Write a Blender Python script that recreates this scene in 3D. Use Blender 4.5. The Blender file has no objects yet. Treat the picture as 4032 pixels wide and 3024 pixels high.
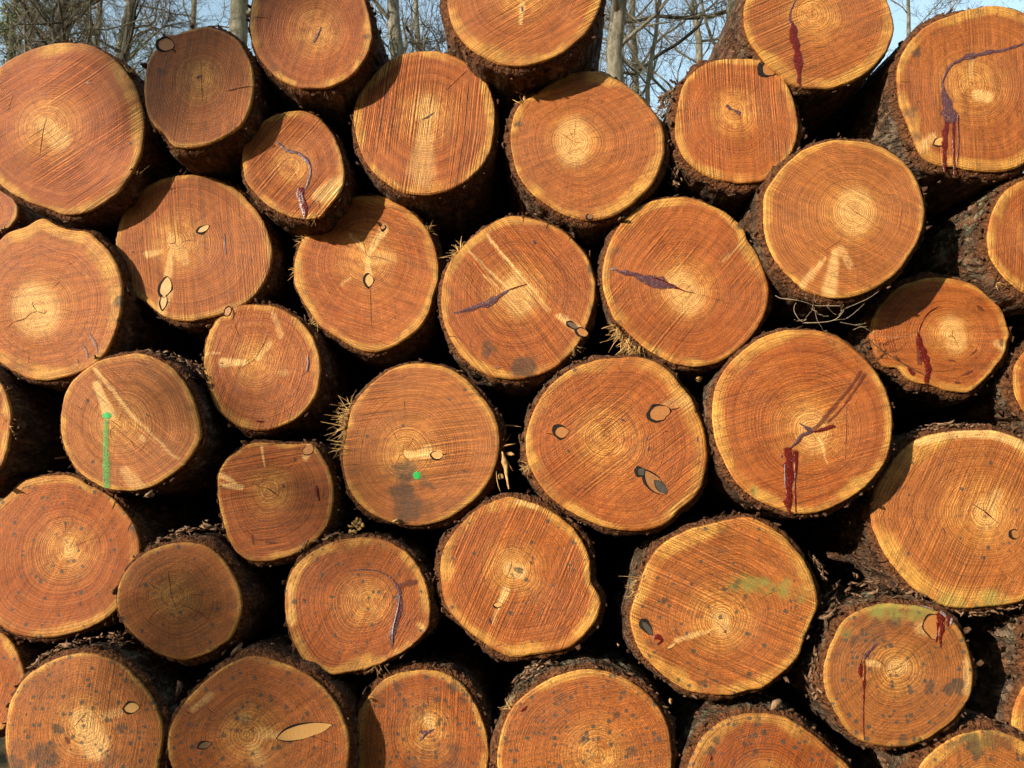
import bpy, math, random
import numpy as np
from mathutils import Vector

# ------------------------------------------------------------------ camera, sky, sun
scene = bpy.context.scene
CAM = Vector((0.0, -2.3, 1.0))
YAW, PITCH = math.radians(1.465), math.radians(8.94)
cam_data = bpy.data.cameras.new("camera")
cam_data.sensor_width = 36.0
cam_data.lens = 27.99
cam_data.clip_start = 0.05
cam_data.clip_end = 500.0
cam = bpy.data.objects.new("camera", cam_data)
cam.location = CAM
cam.rotation_euler = (math.pi / 2 + PITCH, 0, YAW)
scene.collection.objects.link(cam)
scene.camera = cam

LIGHT = Vector((1.11, 1.0, -0.46)).normalized()          # the way the sunlight travels
SUN_EL = math.asin(-LIGHT.z)
SUN_ROT = math.atan2(-LIGHT.x, -LIGHT.y)
world = bpy.data.worlds.new("World")
scene.world = world
world.use_nodes = True
wn = world.node_tree
wn.nodes.clear()
w_out = wn.nodes.new("ShaderNodeOutputWorld")
w_bg = wn.nodes.new("ShaderNodeBackground")
w_sky = wn.nodes.new("ShaderNodeTexSky")
w_sky.sky_type = 'NISHITA'
w_sky.sun_disc = False
w_sky.sun_elevation = SUN_EL
w_sky.sun_rotation = SUN_ROT
w_sky.altitude = 50
w_sky.air_density = 1.7
w_sky.dust_density = 0.15
w_sky.ozone_density = 1.0
w_bg.inputs['Strength'].default_value = 0.15
wn.links.new(w_sky.outputs[0], w_bg.inputs[0])
wn.links.new(w_bg.outputs[0], w_out.inputs[0])

sun_data = bpy.data.lights.new("sun", 'SUN')
sun_data.energy = 4.5
sun_data.angle = math.radians(0.53)
sun_data.color = (1.0, 0.90, 0.74)
sun = bpy.data.objects.new("sun", sun_data)
sun.rotation_euler = LIGHT.to_track_quat('-Z', 'Y').to_euler()
sun.location = (-20, -25, 18)
scene.collection.objects.link(sun)

scene.view_settings.view_transform = 'Standard'
scene.view_settings.look = 'None'
scene.view_settings.exposure = 1.02
scene.view_settings.gamma = 1.0
scene.view_settings.use_curve_mapping = False
scene.cycles.max_bounces = 4
scene.cycles.diffuse_bounces = 2
scene.cycles.glossy_bounces = 1
scene.cycles.transparent_max_bounces = 6
scene.cycles.use_adaptive_sampling = True
scene.cycles.adaptive_threshold = 0.04
scene.cycles.adaptive_min_samples = 20

# ------------------------------------------------------------------ helpers
COL = scene.collection
FPX = 27.99 / 36.0 * 4032.0
cR = np.array([math.cos(YAW), math.sin(YAW), 0.0])
cF = np.array([-math.sin(YAW) * math.cos(PITCH), math.cos(YAW) * math.cos(PITCH), math.sin(PITCH)])
cU = np.cross(cR, cF)
cC = np.array(CAM)


def rays(px):
    """pixel of the 4032x3024 photograph -> direction from the lens"""
    px = np.atleast_2d(np.asarray(px, float))
    a = (px[:, 0] - 2016.0) / FPX
    b = -(px[:, 1] - 1512.0) / FPX
    return cF[None] + a[:, None] * cR[None] + b[:, None] * cU[None]


def at_depth(px, y):
    d = rays(px)
    return cC[None] + d * ((y - cC[1]) / d[:, 1])[:, None]


CROPS = {'A': (0, 0), 'B': (1000, 0), 'C': (2000, 0), 'D': (2932, 0),
         'E': (0, 800), 'F': (1000, 800), 'G': (2000, 800), 'H': (2932, 800),
         'I': (0, 1600), 'J': (1000, 1600), 'K': (2000, 1600), 'L': (2932, 1600),
         'M': (0, 2324), 'N': (1000, 2324), 'O': (2000, 2324), 'P': (2932, 2324)}


def nat(crop, pts):
    """survey-sheet coordinates -> photograph pixels"""
    pts = np.atleast_2d(np.asarray(pts, float))
    if crop == 'U':
        return pts * 1.8228
    s = 1100 / 2212.0 if crop in 'MNOP' else 1100 / 2028.0
    return pts * s + np.array(CROPS[crop], float)[None]


def _hash(ix, iy, iz):
    h = (ix * 374761393 + iy * 668265263 + iz * 2147483647 + 1013904223) & 0xFFFFFFFF
    h = ((h ^ (h >> 13)) * 1274126177) & 0xFFFFFFFF
    h = ((h ^ (h >> 16)) * 2246822519) & 0xFFFFFFFF
    return ((h ^ (h >> 15)) & 0xFFFFFF) / float(0xFFFFFF)


def vnoise(p):
    p = np.asarray(p, float)
    i = np.floor(p).astype(np.int64)
    f = p - i
    f = f * f * (3 - 2 * f)
    r = 0
    for dx in (0, 1):
        for dy in (0, 1):
            for dz in (0, 1):
                w = (f[..., 0] if dx else 1 - f[..., 0]) * (f[..., 1] if dy else 1 - f[..., 1]) * (f[..., 2] if dz else 1 - f[..., 2])
                r = r + w * _hash(i[..., 0] + dx, i[..., 1] + dy, i[..., 2] + dz)
    return r


def fbm(p, o=3):
    a, s, t = 1.0, 0.0, 0.0
    p = np.asarray(p, float)
    for k in range(o):
        s = s + a * vnoise(p * (2 ** k) + 17.3 * k)
        t += a
        a *= 0.5
    return s / t


def sstep(a, b, x):
    t = np.clip((x - a) / (b - a), 0, 1)
    return t * t * (3 - 2 * t)


def mesh_np(name, V, faces, attrs=None, smooth=True, vecs=None, mat_idx=None):
    V = np.asarray(V, np.float32)
    me = bpy.data.meshes.new(name)
    me.vertices.add(len(V))
    me.vertices.foreach_set('co', V.ravel())
    if isinstance(faces, np.ndarray):
        faces = [faces]
    if isinstance(faces[0], np.ndarray):
        n = sum(len(f) for f in faces)
        flat = np.concatenate([f.ravel() for f in faces]).astype(np.int32)
        ln = np.concatenate([np.full(len(f), f.shape[1], np.int32) for f in faces])
        starts = np.concatenate([[0], np.cumsum(ln)[:-1]]).astype(np.int32)
    else:
        n = len(faces)
        ln = np.array([len(f) for f in faces], np.int32)
        starts = np.concatenate([[0], np.cumsum(ln)[:-1]]).astype(np.int32)
        flat = np.fromiter((i for f in faces for i in f), np.int32)
    me.loops.add(len(flat))
    me.loops.foreach_set('vertex_index', flat)
    me.polygons.add(n)
    me.polygons.foreach_set('loop_start', starts)
    me.update(calc_edges=True)
    if smooth:
        me.polygons.foreach_set('use_smooth', np.ones(n, bool))
    for k, v in (attrs or {}).items():
        at = me.attributes.new(k, 'FLOAT', 'POINT')
        at.data.foreach_set('value', np.asarray(v, np.float32).ravel())
    for k, v in (vecs or {}).items():
        at = me.attributes.new(k, 'FLOAT_VECTOR', 'POINT')
        at.data.foreach_set('vector', np.asarray(v, np.float32).ravel())
    me.validate()
    return me


def obj(name, me, mat, parent=None):
    o = bpy.data.objects.new(name, me)
    COL.objects.link(o)
    if me is not None and mat is not None:
        me.materials.append(mat)
    if parent is not None:
        o.parent = parent
    return o


def thing(name, loc, label, cat, group=None):
    o = bpy.data.objects.new(name, None)
    COL.objects.link(o)
    o.empty_display_size = 0.05
    o.location = loc
    o['label'] = label
    o['category'] = cat
    if group:
        o['group'] = group
    return o


class MB:
    """collects loose geometry for one mesh"""
    def __init__(self):
        self.v, self.f, self.a, self.n, self.q = [], [], [], 0, []

    def add(self, V, F, a=0.0):
        V = np.asarray(V, float)
        self.v.append(V)
        self.f += [tuple(i + self.n for i in f) for f in F]
        self.a.append(np.full(len(V), a) if np.isscalar(a) else np.asarray(a, float))
        self.n += len(V)

    def tube(self, P, R, sides=5, a=0.0, cap=True):
        P = np.asarray(P, float)
        R = np.asarray(R, float)
        n = len(P)
        T = np.gradient(P, axis=0)
        T /= np.linalg.norm(T, axis=1)[:, None] + 1e-12
        ref = np.array([0.0, 0, 1]) if abs(T[0, 2]) < 0.8 else np.array([1.0, 0, 0])
        X = np.cross(T, ref)
        X /= np.linalg.norm(X, axis=1)[:, None] + 1e-12
        Y = np.cross(T, X)
        an = np.arange(sides) * 2 * math.pi / sides
        V = P[:, None] + R[:, None, None] * (np.cos(an)[None, :, None] * X[:, None] + np.sin(an)[None, :, None] * Y[:, None])
        F = []
        for i in range(n - 1):
            for j in range(sides):
                k = (j + 1) % sides
                F.append((i * sides + j, i * sides + k, (i + 1) * sides + k, (i + 1) * sides + j))
        if cap:
            F.append(tuple(range(sides))[::-1])
            F.append(tuple((n - 1) * sides + j for j in range(sides)))
        self.add(V.reshape(-1, 3), F, a)

    def threads(self, P, R):
        """many three-sided threads at once: P (m, k, 3), R (m, k)"""
        m, k, _ = P.shape
        T = P[:, -1] - P[:, 0]
        T = T / (np.linalg.norm(T, axis=1)[:, None] + 1e-9)
        ref = np.where(np.abs(T[:, 2:]) < 0.8, np.array([[0, 0, 1.0]]), np.array([[1.0, 0, 0]]))
        X = np.cross(T, ref)
        X /= np.linalg.norm(X, axis=1)[:, None] + 1e-9
        Y = np.cross(T, X)
        an = np.arange(3) * 2 * math.pi / 3
        off = np.cos(an)[None, :, None] * X[:, None] + np.sin(an)[None, :, None] * Y[:, None]
        V = P[:, :, None] + R[:, :, None, None] * off[:, None]
        b = (np.arange(m) * k * 3)[:, None, None] + (np.arange(k - 1) * 3)[None, :, None]
        j = np.arange(3)[None, None]
        j2 = (j + 1) % 3
        F = np.stack([b + j, b + j2, b + 3 + j2, b + 3 + j], -1).reshape(-1, 4) + self.n
        self.v.append(V.reshape(-1, 3))
        self.q.append(F)
        self.a.append(np.zeros(m * k * 3))
        self.n += m * k * 3

    def mesh(self, name, smooth=True, attr='var'):
        by = {}
        for f in self.f:
            by.setdefault(len(f), []).append(f)
        fs = [np.array(v) for v in by.values()] + self.q
        return mesh_np(name, np.concatenate(self.v), fs, {attr: np.concatenate(self.a)}, smooth)


# ------------------------------------------------------------------ materials
class NT:
    def __init__(self, name):
        self.m = bpy.data.materials.new(name)
        self.m.use_nodes = True
        self.t = self.m.node_tree
        self.t.nodes.clear()
        self.out = self.t.nodes.new('ShaderNodeOutputMaterial')
        self.b = self.t.nodes.new('ShaderNodeBsdfPrincipled')
        self.t.links.new(self.b.outputs[0], self.out.inputs[0])

    def n(self, kind, **kw):
        nd = self.t.nodes.new(kind)
        for k, v in kw.items():
            setattr(nd, k, v)
        return nd

    def link(self, a, b):
        self.t.links.new(a, b)

    def put(self, sock, v):
        if v is None:
            return
        if isinstance(v, (int, float)):
            sock.default_value = v
        elif isinstance(v, (tuple, list)):
            if len(v) == 3 and sock.type == 'RGBA':
                v = (*v, 1)
            sock.default_value = v
        else:
            self.link(v, sock)

    def math(self, op, a, b=None, c=None, clamp=False):
        nd = self.n('ShaderNodeMath', operation=op, use_clamp=clamp)
        self.put(nd.inputs[0], a); self.put(nd.inputs[1], b); self.put(nd.inputs[2], c)
        return nd.outputs[0]

    def vmath(self, op, a, b=None, s=None):
        nd = self.n('ShaderNodeVectorMath', operation=op)
        self.put(nd.inputs[0], a); self.put(nd.inputs[1], b)
        if s is not None:
            self.put(nd.inputs['Scale'], s)
        return nd.outputs['Value'] if op in ('LENGTH', 'DOT_PRODUCT', 'DISTANCE') else nd.outputs[0]

    def attr(self, name, vec=False):
        nd = self.n('ShaderNodeAttribute', attribute_name=name)
        return nd.outputs['Vector'] if vec else nd.outputs['Fac']

    def noise(self, v=None, scale=1.0, detail=2.0, rough=0.5, w=None, dist=0.0):
        nd = self.n('ShaderNodeTexNoise', noise_dimensions='1D' if (v is None and w is not None) else '3D')
        if v is not None:
            self.put(nd.inputs['Vector'], v)
        if w is not None:
            self.put(nd.inputs['W'], w)
        self.put(nd.inputs['Scale'], scale)
        nd.inputs['Detail'].default_value = detail
        nd.inputs['Roughness'].default_value = rough
        nd.inputs['Distortion'].default_value = dist
        return nd.outputs['Fac']

    def vor(self, v, scale=1.0, feature='F1', rand=1.0):
        nd = self.n('ShaderNodeTexVoronoi', feature=feature)
        self.put(nd.inputs['Vector'], v)
        self.put(nd.inputs['Scale'], scale)
        nd.inputs['Randomness'].default_value = rand
        return nd

    def map(self, x, a, b, c=0.0, d=1.0, smooth=True):
        nd = self.n('ShaderNodeMapRange', interpolation_type='SMOOTHSTEP' if smooth else 'LINEAR')
        self.put(nd.inputs[0], x); self.put(nd.inputs[1], a); self.put(nd.inputs[2], b)
        self.put(nd.inputs[3], c); self.put(nd.inputs[4], d)
        return nd.outputs[0]

    def mix(self, f, a, b, blend='MIX'):
        nd = self.n('ShaderNodeMix', data_type='RGBA', blend_type=blend)
        self.put(nd.inputs[0], f); self.put(nd.inputs[6], a); self.put(nd.inputs[7], b)
        return nd.outputs[2]

    def bump(self, h, dist, strength=1.0, normal=None):
        nd = self.n('ShaderNodeBump')
        self.put(nd.inputs['Height'], h)
        nd.inputs['Distance'].default_value = dist
        nd.inputs['Strength'].default_value = strength
        if normal is not None:
            self.link(normal, nd.inputs['Normal'])
        return nd.outputs[0]

    def fin(self, col=None, rough=None, spec=None, normal=None, **kw):
        self.put(self.b.inputs['Base Color'], col)
        self.put(self.b.inputs['Roughness'], rough)
        if spec is not None:
            self.put(self.b.inputs['Specular IOR Level'], spec)
        if normal is not None:
            self.link(normal, self.b.inputs['Normal'])
        for k, v in kw.items():
            self.put(self.b.inputs[k.replace('_', ' ')], v)
        return self.m


def mat_wood(has_spots, has_stain, has_green):
    m = NT('sawn_wood_end')
    P = m.attr('plane', True)                 # metres from the pith, z holds a seed
    rr0, tt = m.attr('ringr'), m.attr('tt')
    sap, pale, stain, green = m.attr('sap'), m.attr('pale'), m.attr('stain'), m.attr('green')
    sawv, sawa, spots, tint = m.attr('sawv'), m.attr('sawa'), m.attr('spots'), m.attr('tint')
    # growth rings
    wob = m.noise(P, 7, 3, 0.55)
    wob2 = m.noise(P, 60, 1, 0.5)
    rr = m.math('MULTIPLY_ADD', m.math('SUBTRACT', wob, 0.5), 0.006, rr0)
    rr = m.math('MULTIPLY_ADD', m.math('SUBTRACT', wob2, 0.5), 0.0016, rr)
    seed = m.n('ShaderNodeSeparateXYZ')
    m.link(P, seed.inputs[0])
    sz = seed.outputs[2]
    ringw = m.math('ADD', m.math('MULTIPLY', rr, 440.0), m.math('MULTIPLY', sz, 3.7))
    rn = m.noise(None, 1.0, 1.0, 0.5, w=ringw)
    rings = m.math('MULTIPLY_ADD', m.math('SUBTRACT', m.map(rn, 0.36, 0.62), 0.5), m.math('MULTIPLY', m.attr('ringc'), m.map(tt, 0.1, 0.75, 1.25, 0.72)), 0.5, clamp=True)
    ring_lo = m.noise(None, 1.0, 2.0, 0.55, w=m.math('ADD', m.math('MULTIPLY', rr, 55.0), sz))
    # saw marks
    sw = m.math('MULTIPLY_ADD', m.noise(P, 4, 1), 0.016, sawv)
    saw1 = m.noise(None, 1.0, 2.0, 0.6, w=m.math('ADD', m.math('MULTIPLY', sw, 190.0), sz))
    sawb = m.map(m.noise(P, 6, 1), 0.35, 0.65)
    saw = m.math('MULTIPLY', m.math('SUBTRACT', m.map(saw1, 0.3, 0.7), 0.5), m.math('MULTIPLY', sawb, sawa))
    suv = m.n('ShaderNodeCombineXYZ')
    m.link(m.math('MULTIPLY', m.attr('sawu'), 5.0), suv.inputs[0])
    m.link(m.math('MULTIPLY', sawv, 70.0), suv.inputs[1])
    m.link(sz, suv.inputs[2])
    fl0 = m.vmath('NORMALIZE', m.vmath('MULTIPLY', P, (1, 1, 0)))
    rv = m.n('ShaderNodeSeparateXYZ')
    m.link(fl0, rv.inputs[0])
    rc_ = m.n('ShaderNodeCombineXYZ')
    m.link(m.math('MULTIPLY', rv.outputs[0], 13.0), rc_.inputs[0])
    m.link(m.math('MULTIPLY_ADD', rv.outputs[1], 13.0, sz), rc_.inputs[1])
    m.link(m.math('MULTIPLY', rr, 16.0), rc_.inputs[2])
    radial = m.noise(rc_.outputs[0], 1.0, 3, 0.65)
    scuff = m.noise(suv.outputs[0], 1.0, 4, 0.7)
    # fibre flecks, their glitter also painted into the colour
    fine = m.noise(P, 420, 2, 0.65)
    mott = m.noise(P, 14, 3, 0.6)
    patch = m.noise(P, 5.5, 2, 0.5)
    # colour
    heart = m.mix(rings, (0.120, 0.023, 0.003), (0.315, 0.078, 0.0115))
    heart = m.mix(m.map(ring_lo, 0.35, 0.7, 0.0, 0.5), heart, (0.37, 0.105, 0.016))
    heart = m.mix(m.map(mott, 0.35, 0.75, 0.0, 0.4), heart, (0.20, 0.043, 0.006))
    heart = m.mix(m.map(patch, 0.4, 0.7, 0.0, 0.3), heart, (0.37, 0.109, 0.018))
    hue = m.attr('hue')
    heart = m.mix(m.map(hue, 0.0, 1.0, 0.0, 0.55, False), heart, m.mix(rings, (0.19, 0.062, 0.013), (0.39, 0.165, 0.043)))
    heart = m.mix(m.map(hue, 0.0, -1.0, 0.0, 0.5, False), heart, m.mix(rings, (0.10, 0.017, 0.003), (0.31, 0.066, 0.010)))
    core_sheen = m.math('MULTIPLY', m.map(tt, 0.02, 0.56, 1.0, 0.0), m.map(m.noise(P, 34, 4, 0.7), 0.3, 0.65, 0.15, 0.95))  # pale pith wood, widened to paint in the sheen around it
    heart = m.mix(core_sheen, heart, m.mix(rings, (0.28, 0.082, 0.012), (0.68, 0.335, 0.075)))
    sapc = m.mix(rings, (0.35, 0.145, 0.022), (0.58, 0.30, 0.062))
    sapc = m.mix(m.map(m.noise(P, 26, 4, 0.65), 0.48, 0.7, 0.0, 0.6), sapc, (0.21, 0.088, 0.018))
    col = m.mix(m.math('MULTIPLY', sap, 0.92), heart, sapc)
    col = m.mix(m.math('MULTIPLY', pale, 0.74), col, m.mix(rings, (0.52, 0.27, 0.078), (0.78, 0.50, 0.19)))
    br = m.math('ADD', 1.0, m.math('MULTIPLY', saw, 0.95))
    br = m.math('MULTIPLY', br, m.map(fine, 0.25, 0.75, 0.50, 1.50, False))
    br = m.math('MULTIPLY', br, m.math('MULTIPLY', m.map(scuff, 0.3, 0.7, 0.72, 1.26, False), m.map(radial, 0.3, 0.7, 0.84, 1.16, False)))
    bc = m.n('ShaderNodeCombineColor')
    for i in range(3):
        m.link(br, bc.inputs[i])
    col = m.mix(1.0, col, bc.outputs[0], 'MULTIPLY')
    tc = m.n('ShaderNodeCombineColor')
    m.put(tc.inputs[0], tint); m.put(tc.inputs[1], tint); m.put(tc.inputs[2], tint)
    col = m.mix(1.0, col, tc.outputs[0], 'MULTIPLY')
    painted_glint = m.map(m.noise(P, 640, 2, 0.6), 0.60, 0.72)  # golden glints painted into the wood colour
    painted_glint = m.math('MULTIPLY', painted_glint, m.map(m.noise(P, 16, 2, 0.5), 0.35, 0.65, 0.15, 1.0))
    col = m.mix(m.math('MULTIPLY', painted_glint, 0.7), col, (0.78, 0.44, 0.14))
    # drying checks: mostly radial, broken up along the rings
    flat = m.vmath('MULTIPLY', P, (1, 1, 0))
    dirn = m.vmath('NORMALIZE', flat)
    cv = m.n('ShaderNodeCombineXYZ')
    dsx = m.n('ShaderNodeSeparateXYZ')
    m.link(dirn, dsx.inputs[0])
    m.link(m.math('MULTIPLY_ADD', dsx.outputs[0], 5.5, m.math('MULTIPLY', m.noise(P, 25, 2), 0.5)), cv.inputs[0])
    m.link(m.math('MULTIPLY_ADD', dsx.outputs[1], 5.5, sz), cv.inputs[1])
    m.link(m.math('MULTIPLY', rr, 38.0), cv.inputs[2])
    ce = m.vor(cv.outputs[0], 1.0, 'DISTANCE_TO_EDGE').outputs['Distance']
    cmask = m.map(m.noise(P, 21, 2, 0.6), 0.51, 0.61)
    crack = m.math('MULTIPLY', m.map(ce, 0.004, 0.026, 1.0, 0.0), cmask)
    col = m.mix(m.math('MULTIPLY', crack, 0.68), col, (0.085, 0.03, 0.012))
    # mould spots
    if has_spots:
        wn_ = m.n('ShaderNodeTexNoise')
        m.put(wn_.inputs['Vector'], P)
        wn_.inputs['Scale'].default_value = 120
        wn_.inputs['Detail'].default_value = 3
        sp = m.vor(m.vmath('ADD', P, m.vmath('SCALE', wn_.outputs['Color'], None, 0.006)), 66)
        spd = m.math('MULTIPLY_ADD', m.noise(P, 230, 3, 0.65), 0.55, sp.outputs['Distance'])
        ssx = m.n('ShaderNodeSeparateColor')
        m.link(sp.outputs['Color'], ssx.inputs[0])
        on = m.math('LESS_THAN', ssx.outputs[0], spots)
        rad = m.math('MULTIPLY_ADD', m.math('POWER', ssx.outputs[1], 2.5), 0.36, 0.40)
        spot = m.math('MULTIPLY', m.map(m.math('SUBTRACT', spd, rad), -0.09, 0.10, 1.0, 0.0), on)
        col = m.mix(m.math('MULTIPLY', spot, 0.95), col, m.mix(0.55, m.mix(1.0, col, (0.30, 0.33, 0.5), 'MULTIPLY'), (0.075, 0.066, 0.05)))
        s2 = m.vor(P, 170)
        s2x = m.n('ShaderNodeSeparateColor')
        m.link(s2.outputs['Color'], s2x.inputs[0])
        sm = m.math('MULTIPLY', m.map(s2.outputs['Distance'], 0.16, 0.40, 1.0, 0.0), m.math('LESS_THAN', s2x.outputs[0], m.math('MULTIPLY', spots, 0.9)))
        col = m.mix(m.math('MULTIPLY', sm, 0.7), col, (0.07, 0.05, 0.03))
    if has_stain:
        sn = m.math('MULTIPLY', m.math('ADD', 0.25, m.noise(P, 75, 5, 0.7)), stain)
        sn = m.map(m.math('MULTIPLY_ADD', saw, 0.12, sn), 0.22, 0.72)
        col = m.mix(m.math('MULTIPLY', sn, 0.85), col, m.mix(0.45, m.mix(1.0, col, (0.28, 0.32, 0.45), 'MULTIPLY'), (0.062, 0.050, 0.034)))
    if has_green:
        gn = m.math('MULTIPLY', green, m.map(m.noise(P, 30, 4, 0.6), 0.25, 0.6))
        col = m.mix(m.math('MULTIPLY', gn, 0.7), col, (0.20, 0.23, 0.05))
    # relief
    h = m.math('MULTIPLY', rings, -0.42)
    h = m.math('MULTIPLY_ADD', saw, 1.2, h)
    h = m.math('MULTIPLY_ADD', scuff, 0.7, h)
    h = m.math('MULTIPLY_ADD', fine, 1.3, h)
    nrm = m.bump(m.noise(P, 7, 2), 0.012, 0.6)
    nrm = m.bump(h, 0.0014, 1.0, nrm)
    rough = m.map(fine, 0.3, 0.7, 0.34, 0.70, False)
    return m.fin(col, rough, 0.25, nrm)


def mat_bark():
    m = NT('conifer_bark')
    P, rim, lich, var = m.attr('bpos', True), m.attr('rim'), m.attr('lichen'), m.attr('crest')
    nc = m.n('ShaderNodeTexNoise')
    m.put(nc.inputs['Vector'], P)
    nc.inputs['Scale'].default_value = 22
    nc.inputs['Detail'].default_value = 3
    wv = m.vmath('ADD', P, m.vmath('SCALE', m.vmath('SUBTRACT', nc.outputs['Color'], (0.5, 0.5, 0.5)), None, 0.05))
    st = m.vmath('MULTIPLY', wv, (1, 1, 0.30))
    n1 = m.noise(st, 34, 6, 0.68)
    n2 = m.noise(P, 9, 3, 0.6)
    fis = m.math('ABSOLUTE', m.math('SUBTRACT', m.noise(st, 30, 3, 0.6), 0.5))
    pl = m.map(fis, 0.0, 0.10)
    col = m.mix(m.map(n1, 0.3, 0.75), (0.040, 0.015, 0.007), (0.25, 0.115, 0.056))
    col = m.mix(m.map(n2, 0.42, 0.68, 0.0, 0.7), col, m.mix(m.map(n1, 0.3, 0.75), (0.045, 0.034, 0.023), (0.28, 0.22, 0.155)))
    lm = m.math('MULTIPLY', m.map(m.noise(P, 34, 5, 0.68), 0.47, 0.62), lich)
    col = m.mix(lm, col, m.mix(n1, (0.10, 0.115, 0.07), (0.26, 0.28, 0.19)))
    col = m.mix(m.math('MULTIPLY', m.math('SUBTRACT', 1.0, pl), 0.6), col, (0.018, 0.009, 0.005))
    rc = m.mix(m.map(m.noise(P, 120, 5, 0.7), 0.3, 0.7), (0.035, 0.012, 0.005), (0.19, 0.072, 0.026))
    col = m.mix(rim, col, rc)
    h = m.math('ADD', m.math('MULTIPLY', pl, 0.8), m.math('MULTIPLY', n1, 1.3))
    h = m.math('MULTIPLY_ADD', m.noise(P, 150, 4, 0.65), 0.6, h)
    return m.fin(col, 0.88, 0.15, m.bump(h, 0.011, 1.0))


def mat_flake():
    m = NT('bark_flake')
    v = m.attr('var')
    tc = m.n('ShaderNodeTexCoord').outputs['Object']
    n = m.noise(tc, 70, 4, 0.65)
    c = m.mix(v, (0.05, 0.019, 0.008), (0.27, 0.155, 0.085))
    c = m.mix(m.map(n, 0.4, 0.7, 0.0, 0.6), c, (0.04, 0.02, 0.012))
    return m.fin(c, 0.82, 0.2, m.bump(n, 0.003, 0.8))


def mat_simple(name, c1, c2, scale=80, rough=0.6, spec=0.3, bump=0.001, rot=None):
    m = NT(name)
    tc = m.n('ShaderNodeTexCoord').outputs['Object']
    n = m.noise(tc, scale, 4, 0.62)
    return m.fin(m.mix(m.map(n, 0.3, 0.7), c1, c2), rough, spec, m.bump(n, bump, 0.8))


def mat_knot():
    m = NT('knot_wood')
    P = m.attr('plane', True)
    v = m.attr('var')
    ln = m.vmath('LENGTH', m.vmath('MULTIPLY', P, (1, 1, 0)))
    rg = m.noise(None, 1.0, 1.0, 0.5, w=m.math('MULTIPLY', m.math('ADD', ln, m.math('MULTIPLY', m.noise(P, 60, 2), 0.004)), 800.0))
    c = m.mix(m.map(rg, 0.35, 0.65), (0.20, 0.060, 0.011), (0.46, 0.20, 0.055))
    c = m.mix(m.map(m.noise(P, 60, 3, 0.6), 0.4, 0.7, 0.0, 0.5), c, (0.30, 0.10, 0.024))
    c = m.mix(m.attr('palek'), c, m.mix(m.map(rg, 0.3, 0.7), (0.40, 0.185, 0.046), (0.62, 0.35, 0.11)))
    c = m.mix(v, c, m.mix(m.noise(P, 90, 4, 0.7), (0.014, 0.012, 0.010), (0.085, 0.07, 0.052)))
    return m.fin(c, 0.5, 0.35, m.bump(rg, 0.0006, 0.8))


def mat_resin(name, c1, c2, white, rough):
    m = NT(name)
    tc = m.n('ShaderNodeTexCoord').outputs['Object']
    e = m.attr('var')
    n = m.noise(tc, 120, 3, 0.6)
    c = m.mix(n, c1, c2)
    st = m.vmath('MULTIPLY', tc, (1, 1, 0.45))
    w = m.map(m.noise(st, 420, 2, 0.7), 0.62 - 0.12 * white, 0.70 - 0.1 * white)  # pale specks: resin crystals, with glints painted into the colour
    c = m.mix(m.math('MULTIPLY', w, min(1.0, 0.25 + white)), c, (0.44, 0.39, 0.42))
    ed = m.math('ADD', e, m.math('MULTIPLY', m.math('SUBTRACT', m.noise(tc, 210, 4, 0.7), 0.5), 1.5))
    m.put(m.b.inputs['Alpha'], m.math('MULTIPLY', m.map(ed, 0.10, 0.85), 0.9))
    h = m.math('ADD', n, m.math('MULTIPLY', m.noise(tc, 320, 2), 0.8))
    return m.fin(c, m.map(w, 0, 1, rough, 0.45, False), 0.3, m.bump(h, 0.0014, 0.9))


def mat_film():
    m = NT('resin_stain')
    tc = m.n('ShaderNodeTexCoord').outputs['Object']
    e = m.attr('var')
    n = m.noise(tc, 170, 4, 0.7)
    a = m.map(m.math('ADD', e, m.math('MULTIPLY', m.math('SUBTRACT', n, 0.5), 1.2)), 0.2, 0.9)
    m.put(m.b.inputs['Alpha'], m.math('MULTIPLY', a, 0.6))
    return m.fin(m.mix(n, (0.06, 0.014, 0.010), (0.16, 0.042, 0.022)), 0.4, 0.4, m.bump(n, 0.0008, 0.8))


def mat_paint():
    m = NT('green_spray_paint')
    tc = m.n('ShaderNodeTexCoord').outputs['Object']
    e = m.attr('var')
    n = m.noise(tc, 260, 3, 0.65)
    a = m.map(m.math('ADD', e, m.math('MULTIPLY', m.math('SUBTRACT', n, 0.5), 1.1)), 0.15, 0.75)
    m.put(m.b.inputs['Alpha'], m.math('MULTIPLY', a, m.map(e, 0.3, 0.95, 0.4, 0.95, False)))
    return m.fin(m.mix(n, (0.02, 0.24, 0.05), (0.035, 0.42, 0.10)), 0.5, 0.2, m.bump(n, 0.0005, 0.6))


def mat_tree(name, c1, c2, scale=14):
    m = NT(name)
    tc = m.n('ShaderNodeTexCoord').outputs['Object']
    n = m.noise(m.vmath('MULTIPLY', tc, (1, 1, 0.3)), scale, 5, 0.65)
    g = m.noise(tc, 2.2, 3, 0.6)
    c = m.mix(m.map(n, 0.3, 0.7), c1, c2)
    c = m.mix(m.map(g, 0.45, 0.7, 0.0, 0.5), c, (0.06, 0.064, 0.025))
    return m.fin(c, 0.85, 0.2, m.bump(n, 0.02, 0.8))


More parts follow.
